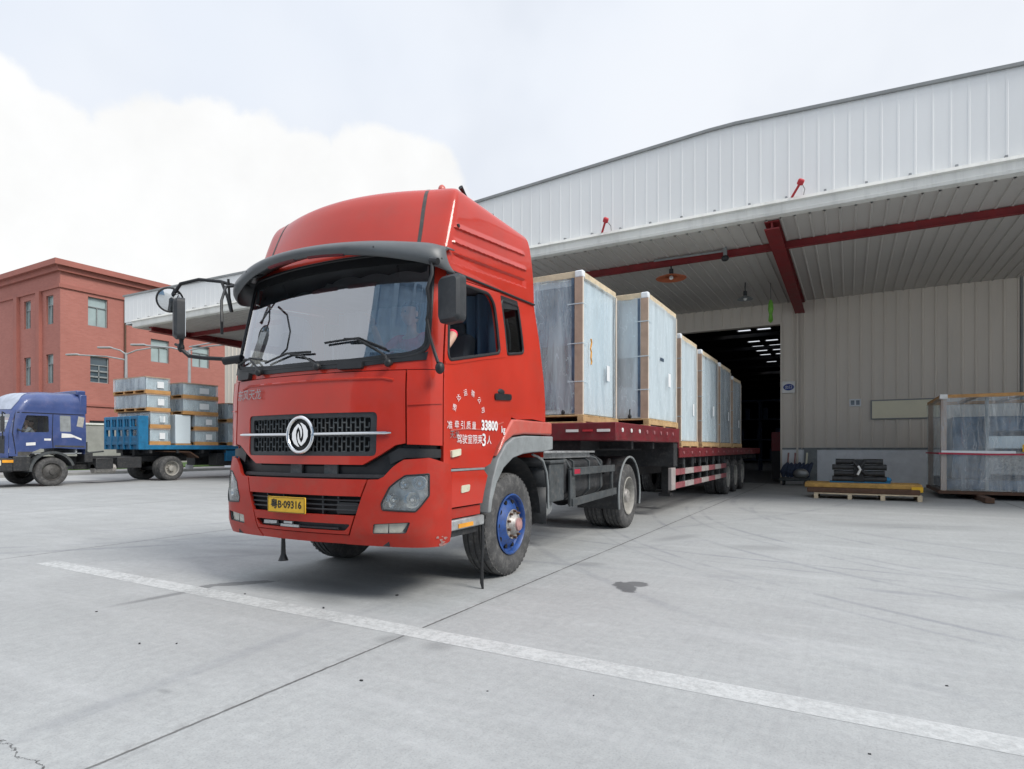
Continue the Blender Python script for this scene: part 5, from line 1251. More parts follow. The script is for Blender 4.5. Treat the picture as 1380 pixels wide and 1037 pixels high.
# ================================================================== WAREHOUSE
WH = thing('warehouse', 'long pale metal clad warehouse with a deep canopy over its loading doors', 'warehouse', (0, 24.4, 0))
WY = 24.4
def ribbed(x0, x1, zb, zt, y, pitch, rw, rh, mb=None, out=-1, phase=0.):
    """vertical ribbed cladding sheet between zb(x) and zt(x)"""
    mb = mb or MB(); xs = [x0]; k = math.floor((x0-phase)/pitch)
    pr = []
    x = x0; pts = [(x0, 0)]
    while True:
        k += 1; c = phase+k*pitch
        if c-rw > x1-.01: break
        if c-rw < x0+.01: continue
        pts += [(c-rw, 0), (c-rw*.55, 1), (min(c+rw*.55, x1-.004), 1), (min(c+rw, x1-.002), 0)]
        if c+rw > x1: break
    pts.append((x1, 0)); n_ = len(pts)
    fb = zb if callable(zb) else (lambda x: zb); ft = zt if callable(zt) else (lambda x: zt)
    V = [(p, y+out*rh*o, fb(p)) for p, o in pts]+[(p, y+out*rh*o, ft(p)) for p, o in pts]
    return mb.add(V, [(i, i+1, n_+i+1, n_+i) for i in range(n_-1)])
def loc(mb): mb.v = [(p[0], p[1]-WY, p[2]) for p in mb.v]; return mb
DX0, DX1, DZ = -8.7, -2.22, 5.93
m_ = MB()
ribbed(DX1+.06, 4.72, 1.33, 7.0, WY, .36, .035, .03, m_); ribbed(4.78, 20, 1.33, 7.0, WY, .36, .035, .03, m_); ribbed(-34.6, DX0, 1.33, 8.0, WY, .36, .035, .03, m_)
ribbed(DX0, DX1+.06, DZ+.08, 7.0, WY, .36, .035, .03, m_)
loc(m_).build('wall_cladding', 'wall', WH, ang=20)
m_ = MB(); m_.box(-1.0, 20, WY-.02, WY+.2, 0, 1.27); m_.box(DX1+.02, -1.42, WY-.02, WY+.2, 0, 1.27); m_.box(-34.6, DX0-.05, WY-.02, WY+.2, 0, 1.27); loc(m_).build('plinth', 'plinth', WH)
m_ = MB(); m_.box(-1.42, -1.0, WY-.10, WY+.1, 0, 1.30); m_.box(-1.42, 20, WY-.06, WY+.1, 1.272, 1.335); m_.box(DX1+.02, -1.423, WY-.055, WY+.1, 1.272, 1.332); loc(m_).build('plinth_flashing', 'grey', WH)
m_ = MB(); m_.box(DX1, DX1+.06, WY-.06, WY+.25, 0, DZ); m_.box(DX0-.06, DX0, WY-.06, WY+.25, 0, DZ); m_.box(DX0-.06, DX1+.06, WY-.05, WY+.25, DZ, DZ+.08); loc(m_).build('door_frame', 'wall', WH)
m_ = MB(); m_.box(4.72, 4.78, WY-.05, WY+.02, 1.34, 6.98); loc(m_).build('wall_joint', 'cap', WH)
# main hall
def gab(x):
    a = abs(((x+2.6)+24.0) % 48.0-24.0); return 9.0-.047*a
m_ = MB()      # hall: side, rear walls and roof with roof-light strips
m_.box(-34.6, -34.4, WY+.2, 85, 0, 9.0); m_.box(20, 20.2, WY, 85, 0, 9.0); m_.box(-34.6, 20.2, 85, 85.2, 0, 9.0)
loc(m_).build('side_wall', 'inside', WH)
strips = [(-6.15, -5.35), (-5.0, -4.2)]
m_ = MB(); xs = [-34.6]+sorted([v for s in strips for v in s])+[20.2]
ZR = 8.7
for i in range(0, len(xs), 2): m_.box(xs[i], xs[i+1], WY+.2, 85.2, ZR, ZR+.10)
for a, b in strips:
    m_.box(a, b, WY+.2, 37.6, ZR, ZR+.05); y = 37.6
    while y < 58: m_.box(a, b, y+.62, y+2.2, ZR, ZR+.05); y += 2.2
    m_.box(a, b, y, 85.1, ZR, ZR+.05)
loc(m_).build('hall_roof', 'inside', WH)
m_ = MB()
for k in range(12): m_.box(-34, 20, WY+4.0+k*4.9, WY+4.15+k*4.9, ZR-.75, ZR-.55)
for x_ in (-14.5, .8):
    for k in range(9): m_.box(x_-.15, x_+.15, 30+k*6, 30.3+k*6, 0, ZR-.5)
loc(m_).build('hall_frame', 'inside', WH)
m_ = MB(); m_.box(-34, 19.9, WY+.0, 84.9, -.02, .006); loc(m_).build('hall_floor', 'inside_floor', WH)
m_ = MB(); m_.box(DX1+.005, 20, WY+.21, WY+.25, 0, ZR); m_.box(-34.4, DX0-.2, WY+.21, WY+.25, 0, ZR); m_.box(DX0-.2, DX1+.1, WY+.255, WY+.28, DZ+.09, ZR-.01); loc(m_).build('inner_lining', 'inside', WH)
# canopy
CY = 15.0; CX0 = -27.2
def ftop(x):
    if x > -2.6: return 9.02-.045*(x+2.6)
    if x > -19.5: return 9.02+.058*(x+2.6)
    return 8.04-.012*(x+19.5)
m_ = MB(); ribbed(-28.3, 20, 6.93, ftop, CY, .30, .026, .006, m_); loc(m_).build('canopy_fascia', 'facade', WH, ang=20)
m_ = MB(); n_ = 40
X = [-28.35+i*(48.4)/80 for i in range(81)]
for a, b in zip(X, X[1:]):
    m_.add([(a, CY-.06, ftop(a)-.055), (b, CY-.06, ftop(b)-.055), (b, CY+.12, ftop(b)-.055), (a, CY+.12, ftop(a)-.055), (a, CY-.06, ftop(a)+.012), (b, CY-.06, ftop(b)+.012), (b, CY+.12, ftop(b)+.012), (a, CY+.12, ftop(a)+.012)], [(0, 1, 5, 4), (4, 5, 6, 7), (0, 3, 2, 1), (2, 3, 7, 6)])
m_.v = [(p[0], p[1], p[2]+.0) for p in m_.v]
loc(m_).build('parapet_coping', 'cap', WH)
m_ = MB(); m_.box(-28.3, -28.25, CY+.03, WY, 6.85, 8.1); m_.box(-28.3, 20, CY+.03, CY+.06, 6.86, 7.9); loc(m_).build('canopy_end', 'facade', WH)
m_ = MB()     # gutter: stepped profile run along the canopy edge
gp = [(CY+.02, 6.93), (CY-.20, 6.93), (CY-.22, 6.86), (CY-.15, 6.84), (CY-.15, 6.70), (CY-.17, 6.68), (CY-.15, 6.62), (CY-.04, 6.60), (CY+.02, 6.60)]
m_.prism([(y, z) for y, z in gp], CX0-.2, 20, 'X'); loc(m_).build('gutter', 'gutter', WH, ang=20)
m_ = MB()
for k in range(60):
    x = -27+k*.78; m_.box(x, x+.05, CY-.16, CY-.03, 6.93, 6.99)
loc(m_).build('gutter_bracket', 'steel', WH)
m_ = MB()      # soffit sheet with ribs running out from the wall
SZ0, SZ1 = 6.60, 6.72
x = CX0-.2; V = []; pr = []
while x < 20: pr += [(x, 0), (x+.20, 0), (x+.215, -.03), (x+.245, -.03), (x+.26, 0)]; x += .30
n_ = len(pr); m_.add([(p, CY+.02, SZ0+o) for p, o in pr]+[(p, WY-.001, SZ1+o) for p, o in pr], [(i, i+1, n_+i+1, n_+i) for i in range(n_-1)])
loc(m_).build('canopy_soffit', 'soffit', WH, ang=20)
m_ = MB(); m_.add([(-28.3, CY, 7.6), (20, CY, 7.6), (20, WY, 8.2), (-28.3, WY, 8.2)], [(0, 1, 2, 3)]); loc(m_).build('canopy_roof', 'facade', WH)
for bx in (-26.4, -20.2, -14.0, -7.8, -1.56, 10.84):
    if bx in (-20.2, -7.8): continue
    m_ = MB(); m_.prism([(CY+.10, 6.56), (WY-.02, 6.66), (WY-.02, 6.28), (CY+.10, 6.40)], bx-.02, bx+.02, 'X')
    m_.prism([(CY+.08, 6.41), (WY-.02, 6.29), (WY-.02, 6.26), (CY+.08, 6.38)], bx-.16, bx+.16, 'X'); m_.prism([(CY+.08, 6.58), (WY-.02, 6.68), (WY-.02, 6.65), (CY+.08, 6.55)], bx-.16, bx+.16, 'X')
    for yy in (CY+3.1, CY+6.3): m_.box(bx-.14, bx+.14, yy, yy+.03, 6.38, 6.60)
    loc(m_).build('canopy_beam', 'beam_red', WH)
m_ = MB(); m_.box(-26.4, 19, 16.80, 16.83, 6.42, 6.60); m_.box(-26.4, 19, 16.76, 16.88, 6.41, 6.43); loc(m_).build('canopy_purlin', 'beam_red', WH)
m_ = MB(); m_.tube([(-1.65, WY-.05, 6.6), (-1.65, WY-.05, 1.45), (-1.65, WY-.06, .3)], .035, 8); m_.tube([(-1.50, WY-.05, 6.6), (-1.50, WY-.05, 1.3)], .02, 8); loc(m_).build('wall_conduit', 'wall', WH)
m_ = MB(); m_.box(.70, 2.6, WY-.06, WY-.035, 2.35, 2.95); o = loc(m_).build('wall_vent_panel', 'tan', WH)
m_ = MB(); m_.box(.66, 2.64, WY-.07, WY-.03, 2.95, 2.99); m_.box(.66, 2.64, WY-.07, WY-.03, 2.31, 2.35); m_.box(.66, .70, WY-.07, WY-.03, 2.35, 2.95); loc(m_).build('panel_frame', 'cap', o)
# signs and lamps
def oval_sign():
    r = thing('wall_sign', 'small white sign with a dark blue oval beside the warehouse doorway', 'sign', (-1.94, WY-.04, 3.57))
    MB().box(-.22, .22, -.03, .0, -.22, .22).build('sign_plate', 'white', r, bevel=.02)
    MB().prism([(.18*math.cos(a*PI/16), .12*math.sin(a*PI/16)) for a in range(32)], -.038, -.031, 'Y').build('sign_oval', 'sign_blue', r)
    v, f = tri_text('出口', .13); MB().add([(a, -.040, b-.005) for a, b, _ in v], f).build('sign_text', 'label_w', r)
oval_sign()
r = thing('notice_plate', 'small pale notice plate on the warehouse wall left of the tan panel', 'sign', (.19, WY-.035, 2.92))
MB().box(-.18, .18, -.02, 0, -.13, .13).build('plate', 'label_w', r, bevel=.01); MB().box(-.13, -.02, -.024, -.02, -.08, .08).build('notice_print', 'cab_mid', r); MB().box(.03, .14, -.024, -.02, -.08, .08).build('notice_print', 'cab_mid', r)
def flood(x, lab):
    r = thing('flood_lamp', lab, 'lamp', (x, CY, 7.12), 0, 'red lamp arms on the fascia')
    m_ = MB(); m_.tube([(-.16, -.02, -.30), (-.08, -.16, -.20), (.10, -.40, -.02)], .028, 8); m_.build('lamp_arm', 'bracket_red', r)
    m_ = MB(); m_.cbox((.13, -.43, .02), .13, .10, .13, Matrix.Rotation(.5, 4, 'Y') @ Matrix.Rotation(.5, 4, 'X')); m_.build('lamp_head', 'bracket_red', r, bevel=.03)
    m_ = MB(); m_.tube([(.15, -.42, .0), (.20, -.25, -.08), (.15, -.06, -.2)], .010, 6); m_.build('lamp_cable', 'steel', r)
flood(-5.55, 'small red lamp arm on the fascia nearest the red cab roof'); flood(-1.05, 'small red lamp arm on the fascia above the red canopy beam')
def canopy_lamp(x, y, z, m, r0, lab):
    r = thing('canopy_lamp', lab, 'lamp', (x, y, z))
    m_ = MB(); m_.lathe([(.03, .16), (.05, .12), (r0*.5, .08), (r0, .0), (r0*.96, -.01), (r0*.4, .05)], axis='Z', n=28); m_.build('lamp_shade', m, r)
    m_ = MB(); m_.cyl((0, 0, .12), (0, 0, 6.66-z), .02); m_.cyl((0, 0, .10), (0, 0, .26), .06); m_.build('lamp_stem', 'dark', r)
    m_ = MB(); m_.ball((0, 0, .02), .06, .06, .06, 12, 8); m_.build('bulb', 'white', r)
canopy_lamp(-2.92, 20.6, 6.12, 'grey', .24, 'grey dish lamp hanging under the canopy just left of the green bag')
canopy_lamp(-4.35, 16.9, 6.08, 'lamp_orange', .42, 'wide orange dish lamp under the canopy above the crates')
r = thing('camera_dome', 'dark round camera on a small bracket under the canopy soffit', 'camera', (-2.85, 16.6, 6.35)); MB().ball((0, 0, -.02), .10, .10, .08, 14, 10).build('dome', 'black', r); MB().cyl((0, 0, .0), (0, 0, .27), .05).build('mount', 'grey', r); MB().tube([(0, 0, .18), (-1.9, 0, .20)], .03, 6).build('cable_tube', 'grey', r)
r = thing('hanging_bag', 'bright green bag hanging from a cord under the canopy', 'bag', (-2.2, 21.0, 5.75))
m_ = MB(); m_.lathe([(.0, .36), (.035, .34), (.07, .24), (.085, .05), (.05, -.12), (.06, -.18), (.075, -.32), (.0, -.40)], axis='Z', n=14); m_.build('bag', 'green', r); MB().cyl((0, 0, .34), (0, 0, .90), .008, n=6).build('cord', 'dark', r)
# inside the doorway: rack, red cabinet
r = thing('storage_rack', 'dark blue storage rack standing in the gloom inside the doorway', 'rack', (-4.6, 38, 0))
m_ = MB()
for x_ in (-1.6, 0, 1.6):
    for y_ in (0, 1.0): m_.box(x_-.05, x_+.05, y_, y_+.08, 0, 4.2)
for z_ in (.6, 1.8, 3.0, 4.1): m_.box(-1.65, 1.65, 0, 1.08, z_, z_+.08)
m_.build('rack_frame', 'navy', r)
m_ = MB(); 
for k in range(9): m_.box(-1.45+.33*k, -1.2+.33*k, .1, .9, .68+1.2*(k % 3), 1.3+1.2*(k % 3))
m_.build('rack_goods', 'navy', r)
r = thing('fire_cabinet', 'dull red cabinet just inside the right edge of the doorway', 'cabinet', (-2.65, 27.5, 0)); MB().box(-.2, .25, 0, .5, 1.2, 2.0).build('cabinet_box', 'dark_red', r, bevel=.01); MB().box(-.2, .25, .05, .45, 0, 1.2).build('cabinet_stand', 'inside', r)
# ------------------------------------------------------------------ goods at the right wall
r = thing('pallet', 'pale empty looking wooden pallet on the ground under the ochre board', 'pallet', (.38, 17.6, 0))
m_ = MB(); L = 2.36
m_.box(-L/2, L/2, 0, 1.1, .125, .15)
for x_ in (-L/2, -.41, .31, L/2-.10): m_.box(x_, x_+.10, .0+.002, 1.098, .0, .125)
m_.v = [tuple(p) for p in m_.v]; m_.build('pallet_frame', 'pale_wood', r, bevel=.004, seg=1)
r = thing('ochre_board', 'long ochre wooden board lying across the pale pallet', 'board', (.33, 17.75, .15))
m_ = MB(); m_.box(-1.36, 1.25, .05, 1.0, .13, .255); m_.build('board', 'belt', r, bevel=.02); m_ = MB(); m_.box(-1.3, 1.2, .0, .85, .0, .13); m_.build('scrap_layer', 'brown', r, bevel=.02)
MB().box(1.02, 1.26, .02, .12, .07, .20).build('yellow_clip', 'yellow', r)
r = thing('machine_stack', 'black stack of strapped rollers standing on the ochre board', 'machine part', (.23, 18.35, .40))
m_ = MB()
for k, (hw, z) in enumerate(((.62, .10), (.58, .25), (.62, .41), (.54, .56))):
    for sgx in (-1, 1):
        for yy in (-.15, .12): m_.cyl((sgx*.10, yy, z), (sgx*hw, yy, z), .068, .072, 14)
m_.build('roller', 'chassis', r)
m_ = MB(); m_.box(-.12, .12, -.22, .22, .04, .62); m_.tube([(-.14, -.24, .58), (.0, -.26, .40), (.16, -.24, .22)], .045, 8); m_.tube([(.14, -.24, .58), (.0, -.26, .36), (-.10, -.24, .18)], .045, 8); m_.build('core_block', 'black', r, bevel=.01)
m_ = MB(); m_.tube([(-.03, -.30, .22), (.03, -.31, .36), (-.02, -.30, .45)], .028, 8); m_.build('white_tie', 'white', r)
m_ = MB(); m_.box(-.68, .70, -.2, .3, -.02, .04); m_.build('blue_tray', 'cyan', r); m_ = MB(); m_.ball((.62, -.12, .09), .11, .10, .08, 14, 8); m_.build('blue_bag', 'cyan', r)
# wrapped machine crate on the right
r = thing('machine_crate', 'long low crate in clear film with a red strap, by the wall at right', 'crate', (2.08, 19.0, 0))
WL, DD, HH = 4.6, 2.9, 2.5
def fr(m_, x0, x1, y0, y1, z0, z1): return m_.box(x0, x1, y0, y1, z0, z1)
m_ = MB()
for (px, py) in ((0, 0), (WL, 0), (0, DD), (WL, DD)): ax = 1 if px == 0 else -1; ay = 1 if py == 0 else -1; m_.box(*sorted((px, px+ax*.12)), *sorted((py, py+ay*.12)), .22, HH+.10)
m_.build('corner_post', 'board', r)
m_ = MB(); z0, z1 = HH+.10, HH+.19
m_.box(-.02, WL+.02, -.02, .10, z0, z1); m_.box(-.02, WL+.02, DD-.08, DD+.04, z0, z1); m_.box(-.02, .10, .10, DD-.08, z0, z1); m_.box(WL-.08, WL+.02, .1, DD-.08, z0, z1)
for k in range(5): m_.box(.7+k*.9, .85+k*.9, .1, DD-.08, z0+.02, z1-.01)
m_.build('top_frame', 'card_orange', r, bevel=.006, seg=1)
m_ = MB(); m_.box(-.03, .14, -.035, .10, z0-.02, z1+.015); m_.build('corner_cap', 'white', r, bevel=.01)
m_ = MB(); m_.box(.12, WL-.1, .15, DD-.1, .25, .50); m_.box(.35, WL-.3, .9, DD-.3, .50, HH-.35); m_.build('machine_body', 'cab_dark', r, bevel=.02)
m_ = MB(); m_.box(1.02, WL-.3, .35, .9, 1.30, 1.62); m_.box(.2, WL-.2, .22, .6, .28, .48); m_.build('machine_cover', 'cab_grey', r, bevel=.02)
m_ = MB(); m_.box(1.05, 1.9, .45, .9, .62, 1.22); m_.build('machine_motor', 'hub', r, bevel=.03)
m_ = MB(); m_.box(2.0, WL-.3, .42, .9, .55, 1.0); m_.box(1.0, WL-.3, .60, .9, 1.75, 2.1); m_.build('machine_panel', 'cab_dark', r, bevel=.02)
m_ = MB(); m_.box(.93, 1.0, .10, .17, .25, HH+.1); m_.build('inner_post', 'grey', r)
panel_wave(r, 'wrap_film', 'film_clear', -.01, WL+.01, -.01, DD+.01, .23, HH+.11, 4.4, .03)
m_ = MB()
q = [(-.05, 1.18), (.05, 1.18), (1.0, 1.155), (2.2, 1.16), (WL+.05, 1.20)]
m_.prism([(x, z-.022) for x, z in q]+[(x, z+.022) for x, z in q[::-1]], -.085, -.078, 'Y'); m_.box(-.060, -.050, -.085, DD, 1.158, 1.202); m_.build('red_strap', 'tape_red', r)
m_ = MB(); m_.prism([(0.0, 1.205), (1.0, 1.18), (1.5, 1.18), (1.5, 1.24), (1.0, 1.245), (.0, 1.255)], -.079, -.074, 'Y'); m_.build('white_tape', 'label_w', r)
m_ = MB(); m_.box(1.62, 1.78, -.10, -.09, 1.22, 1.40); m_.build('yellow_tag', 'yellow', r)
m_ = MB(); m_.box(-.05, WL+.05, .0, .15, .14, .22); m_.box(-.05, WL+.05, DD-.15, DD, .14, .22); m_.box(-.05, .1, .15, DD-.15, .14, .22); m_.build('crate_base', 'brown', r)
for (ax, bx) in ((.50, .75),):
    pass
r = thing('steel_bar', 'dark square steel bar lying under the film wrapped machine crate, end towards the lot', 'bar', (2.9, 17.9, 0)); m_ = MB(); m_.prism([(-.09, .01), (.09, .01), (.09, .13), (-.09, .13)], -.05, 3.6, 'Y'); m_.build('bar', 'brown', r, bevel=.01)
r = thing('steel_bar', 'dark square steel bar under the machine crate at the right edge of the picture', 'bar', (4.05, 17.6, 0)); m_ = MB(); m_.prism([(-.09, .01), (.09, .01), (.09, .13), (-.09, .13)], -.05, 3.9, 'Y'); m_.build('bar', 'brown', r, bevel=.01)
# heap of bags on a low trolley beside the doorway
r = thing('bag_trolley', 'low trolley heaped with dark blue bags against the plinth beside the doorway', 'trolley', (-1.62, 23.6, 0))
m_ = MB(); m_.box(-.55, .45, -.25, .35, .16, .26); m_.build('trolley_deck', 'frame_grey', r, bevel=.02)
m_ = MB()
for x_ in (-.42, .32):
    for y_ in (-.18, .25): m_.cyl((x_-.03, y_, .08), (x_+.03, y_, .08), .08, n=14)
m_.build('trolley_wheel', 'black', r)
for k in range(7):
    m_ = MB(); a = -.42+.13*k; 
    m_.tube([(a, -.05, .30), (a-.02+.05*k % .1, -.10, .48), (a+.06, -.04, .66), (a+.14, .04, .80-.02*(k % 3))], [.06, .10, .09, .04], 10); m_.build('bag', 'navy', r)
m_ = MB(); m_.ball((.15, -.14, .42), .26, .14, .18, 16, 10); m_.build('grey_bundle', 'steel', r)
for k, x_ in enumerate((-.30, -.08, .30)):
    m_ = MB(); m_.tube([(x_, .1, .7), (x_+.02, .22, 1.15)], .03, 8); m_.build('handle_bar', 'hub_cap' if k < 2 else 'tan', r)
# ================================================================== BRICK BUILDING
BK = thing('brick_building', 'three storey red brick building with grey windows behind the blue truck', 'building', (-49.2, 21.7, 0))
bx, by = -49.2, 21.7; BW, BD, BH = 26, 26, 14.0
def wall_with_holes(a0, a1, z0, z1, holes, fn):
    """flat wall split round its openings; fn(a,z,depth)->point"""
    as_ = sorted(set([a0, a1]+[h[0] for h in holes]+[h[1] for h in holes])); zs = sorted(set([z0, z1]+[h[2] for h in holes]+[h[3] for h in holes])); m_ = MB()
    for i in range(len(as_)-1):
        for j in range(len(zs)-1):
            ca, cz = (as_[i]+as_[i+1])/2, (zs[j]+zs[j+1])/2
            if any(h[0] < ca < h[1] and h[2] < cz < h[3] for h in holes): continue
            m_.add([fn(as_[i], zs[j], 0), fn(as_[i+1], zs[j], 0), fn(as_[i+1], zs[j+1], 0), fn(as_[i], zs[j+1], 0)], [(0, 1, 2, 3)])
    for h in holes:
        c = [(h[0], h[2]), (h[1], h[2]), (h[1], h[3]), (h[0], h[3])]
        for k in range(4): p, q = c[k], c[(k+1) % 4]; m_.add([fn(*p, 0), fn(*q, 0), fn(*q, .3), fn(*p, .3)], [(0, 1, 2, 3)])
    return m_
# right face (X = const) openings in world Y; left face (Y = const) in world X
rh = [(23.5, 24.85, 10.45, 12.6), (23.65, 24.95, 6.25, 8.2), (28.1, 29.6, 8.35, 10.2), (28.1, 29.6, 5.0, 6.6), (31.6, 33.2, 8.35, 10.2), (36.5, 38, 8.35, 10.2), (41, 42.5, 8.35, 10.2), (23.6, 24.9, 1.2, 3.4)]
lh = []
for x_ in (-51.25, -54.65, -60.8, -64.2, -70.5):
    lh += [(x_, x_+1.05, 10.35, 12.45), (x_, x_+1.05, 6.05, 8.18), (x_, x_+1.05, 1.6, 3.8)]
F1 = lambda a, z, d: (0-d, a-by, z)
F2 = lambda a, z, d: (a-bx, 0+d, z)
m_ = wall_with_holes(by, by+BD, 0, BH, rh, F1); m_.build('wall', 'brick', BK, recalc=False)
m_ = wall_with_holes(bx-BW, bx, 0, BH, lh, F2); m_.build('wall', 'brick', BK, recalc=False)
m_ = MB(); m_.box(-BW, -.35, .35, BD-.1, .1, BH+.3); m_.build('inner_block', 'cabin', BK)
m_ = MB(); m_.box(-BW-.3, .55, -.55, BD+.3, BH+.35, BH+.75); m_.box(-BW, .25, -.25, BD, BH, BH+.35); m_.build('roof_parapet', 'brick_trim', BK)
m_ = MB(); m_.box(-BW, .12, -.12, 0, 12.85, 13.12); m_.box(0, .12, .001, BD, 12.85, 13.12); m_.box(0, .10, 0, BD, 4.45, 4.6); m_.build('cornice', 'brick_trim', BK)
m_ = MB()
for x_ in (-2.9, -6.4, -12.4, -15.8): m_.box(x_-.28, x_+.28, -.22, 0, 0, 12.85)
m_.build('pilaster', 'brick_trim', BK)
m_ = MB(); m_.cyl((.16, 4.35, 0), (.16, 4.35, 12.8), .07, n=10); m_.cyl((.16, 16.0, 0), (.16, 16.0, 12.8), .07, n=10); m_.build('downpipe', 'brown', BK)
def win(face, h, dark=False):
    a0, a1, z0, z1 = h; fn = face; wv = MB(); wv.add([fn(a0, z0, .22), fn(a1, z0, .22), fn(a1, z1, .22), fn(a0, z1, .22)], [(0, 1, 2, 3)])
    o = wv.build('window', 'windark' if dark else 'winglass', BK)
    f = MB(); t = .06
    def bar(p, q, r_, s_):
        A = [fn(p, r_, .13), fn(q, r_, .13), fn(q, s_, .13), fn(p, s_, .13), fn(p, r_, .215), fn(q, r_, .215), fn(q, s_, .215), fn(p, s_, .215)]
        f.add(A, [(0, 1, 2, 3), (4, 5, 6, 7), (0, 1, 5, 4), (1, 2, 6, 5), (2, 3, 7, 6), (3, 0, 4, 7)])
    bar(a0, a0+t, z0, z1); bar(a1-t, a1, z0, z1); bar(a0+t, a1-t, z0, z0+t); bar(a0+t, a1-t, z1-t, z1); bar(a0+t, a1-t, z0+(z1-z0)*.66, z0+(z1-z0)*.66+t)
    bar((a0+a1)/2-t/2, (a0+a1)/2+t/2, z0+t, z0+(z1-z0)*.66)
    if dark:
        for k in (.2, .42): bar(a0+t, a1-t, z0+(z1-z0)*k, z0+(z1-z0)*k+.12)
    f.build('window_frame', 'grey', o)
for i, h in enumerate(rh): win(F1, h, i == 1)
for h in lh: win(F2, h)
r = thing('boundary_wall', 'low pale rendered wall between the blue truck and the brick building', 'wall', (-47.0, 16, 0)); m_ = MB(); m_.box(-.15, .15, -6, 24, 0, 3.0); m_.build('wall_body', 'kerb', r); m_ = MB(); m_.box(-.22, .22, -6.05, 24.05, 3.0, 3.12); m_.build('wall_coping', 'white', r)
# street lamps with long twin arms
def street_lamp(x, y, h, a0, lab, arms):
    r = thing('street_lamp', lab, 'street lamp', (x, y, 0), 0, 'tall street lamps before the brick building')
    m_ = MB(); m_.cyl((0, 0, 0), (0, 0, h), .13, .07, 16); m_.cyl((0, 0, 0), (0, 0, .4), .22, .2, 16); m_.build('pole', 'lamp_white', r)
    for (ang, L, dz) in arms:
        d = Vector((math.cos(ang), math.sin(ang), 0)); m_ = MB()
        m_.tube([(0, 0, h-.1+dz), tuple(d*L*.4+Vector((0, 0, h+.15+dz))), tuple(d*L+Vector((0, 0, h+.3+dz)))], .045, 8); ar = m_.build('arm', 'lamp_white', r)
        m_ = MB(); c = d*(L+.45)+Vector((0, 0, h+.33+dz)); R = Matrix.Rotation(ang, 4, 'Z'); m_.cbox(c, .85, .26, .11, R); m_.build('lamp_head', 'lamp_white', ar, bevel=.04)
street_lamp(-39.45, 21.0, 7.3, 0, 'pale street lamp rising between the brick windows, left one of two', [(math.radians(28), 1.6, 0), (math.radians(208), .9, 0), (math.radians(200), 3.4, -.35)])
street_lamp(-33.9, 21.6, 7.1, 0, 'pale street lamp behind the red truck mirror, right one of two', [(math.radians(28), 3.2, .1), (math.radians(208), 2.6, 0), (math.radians(20), 4.6, .3)])
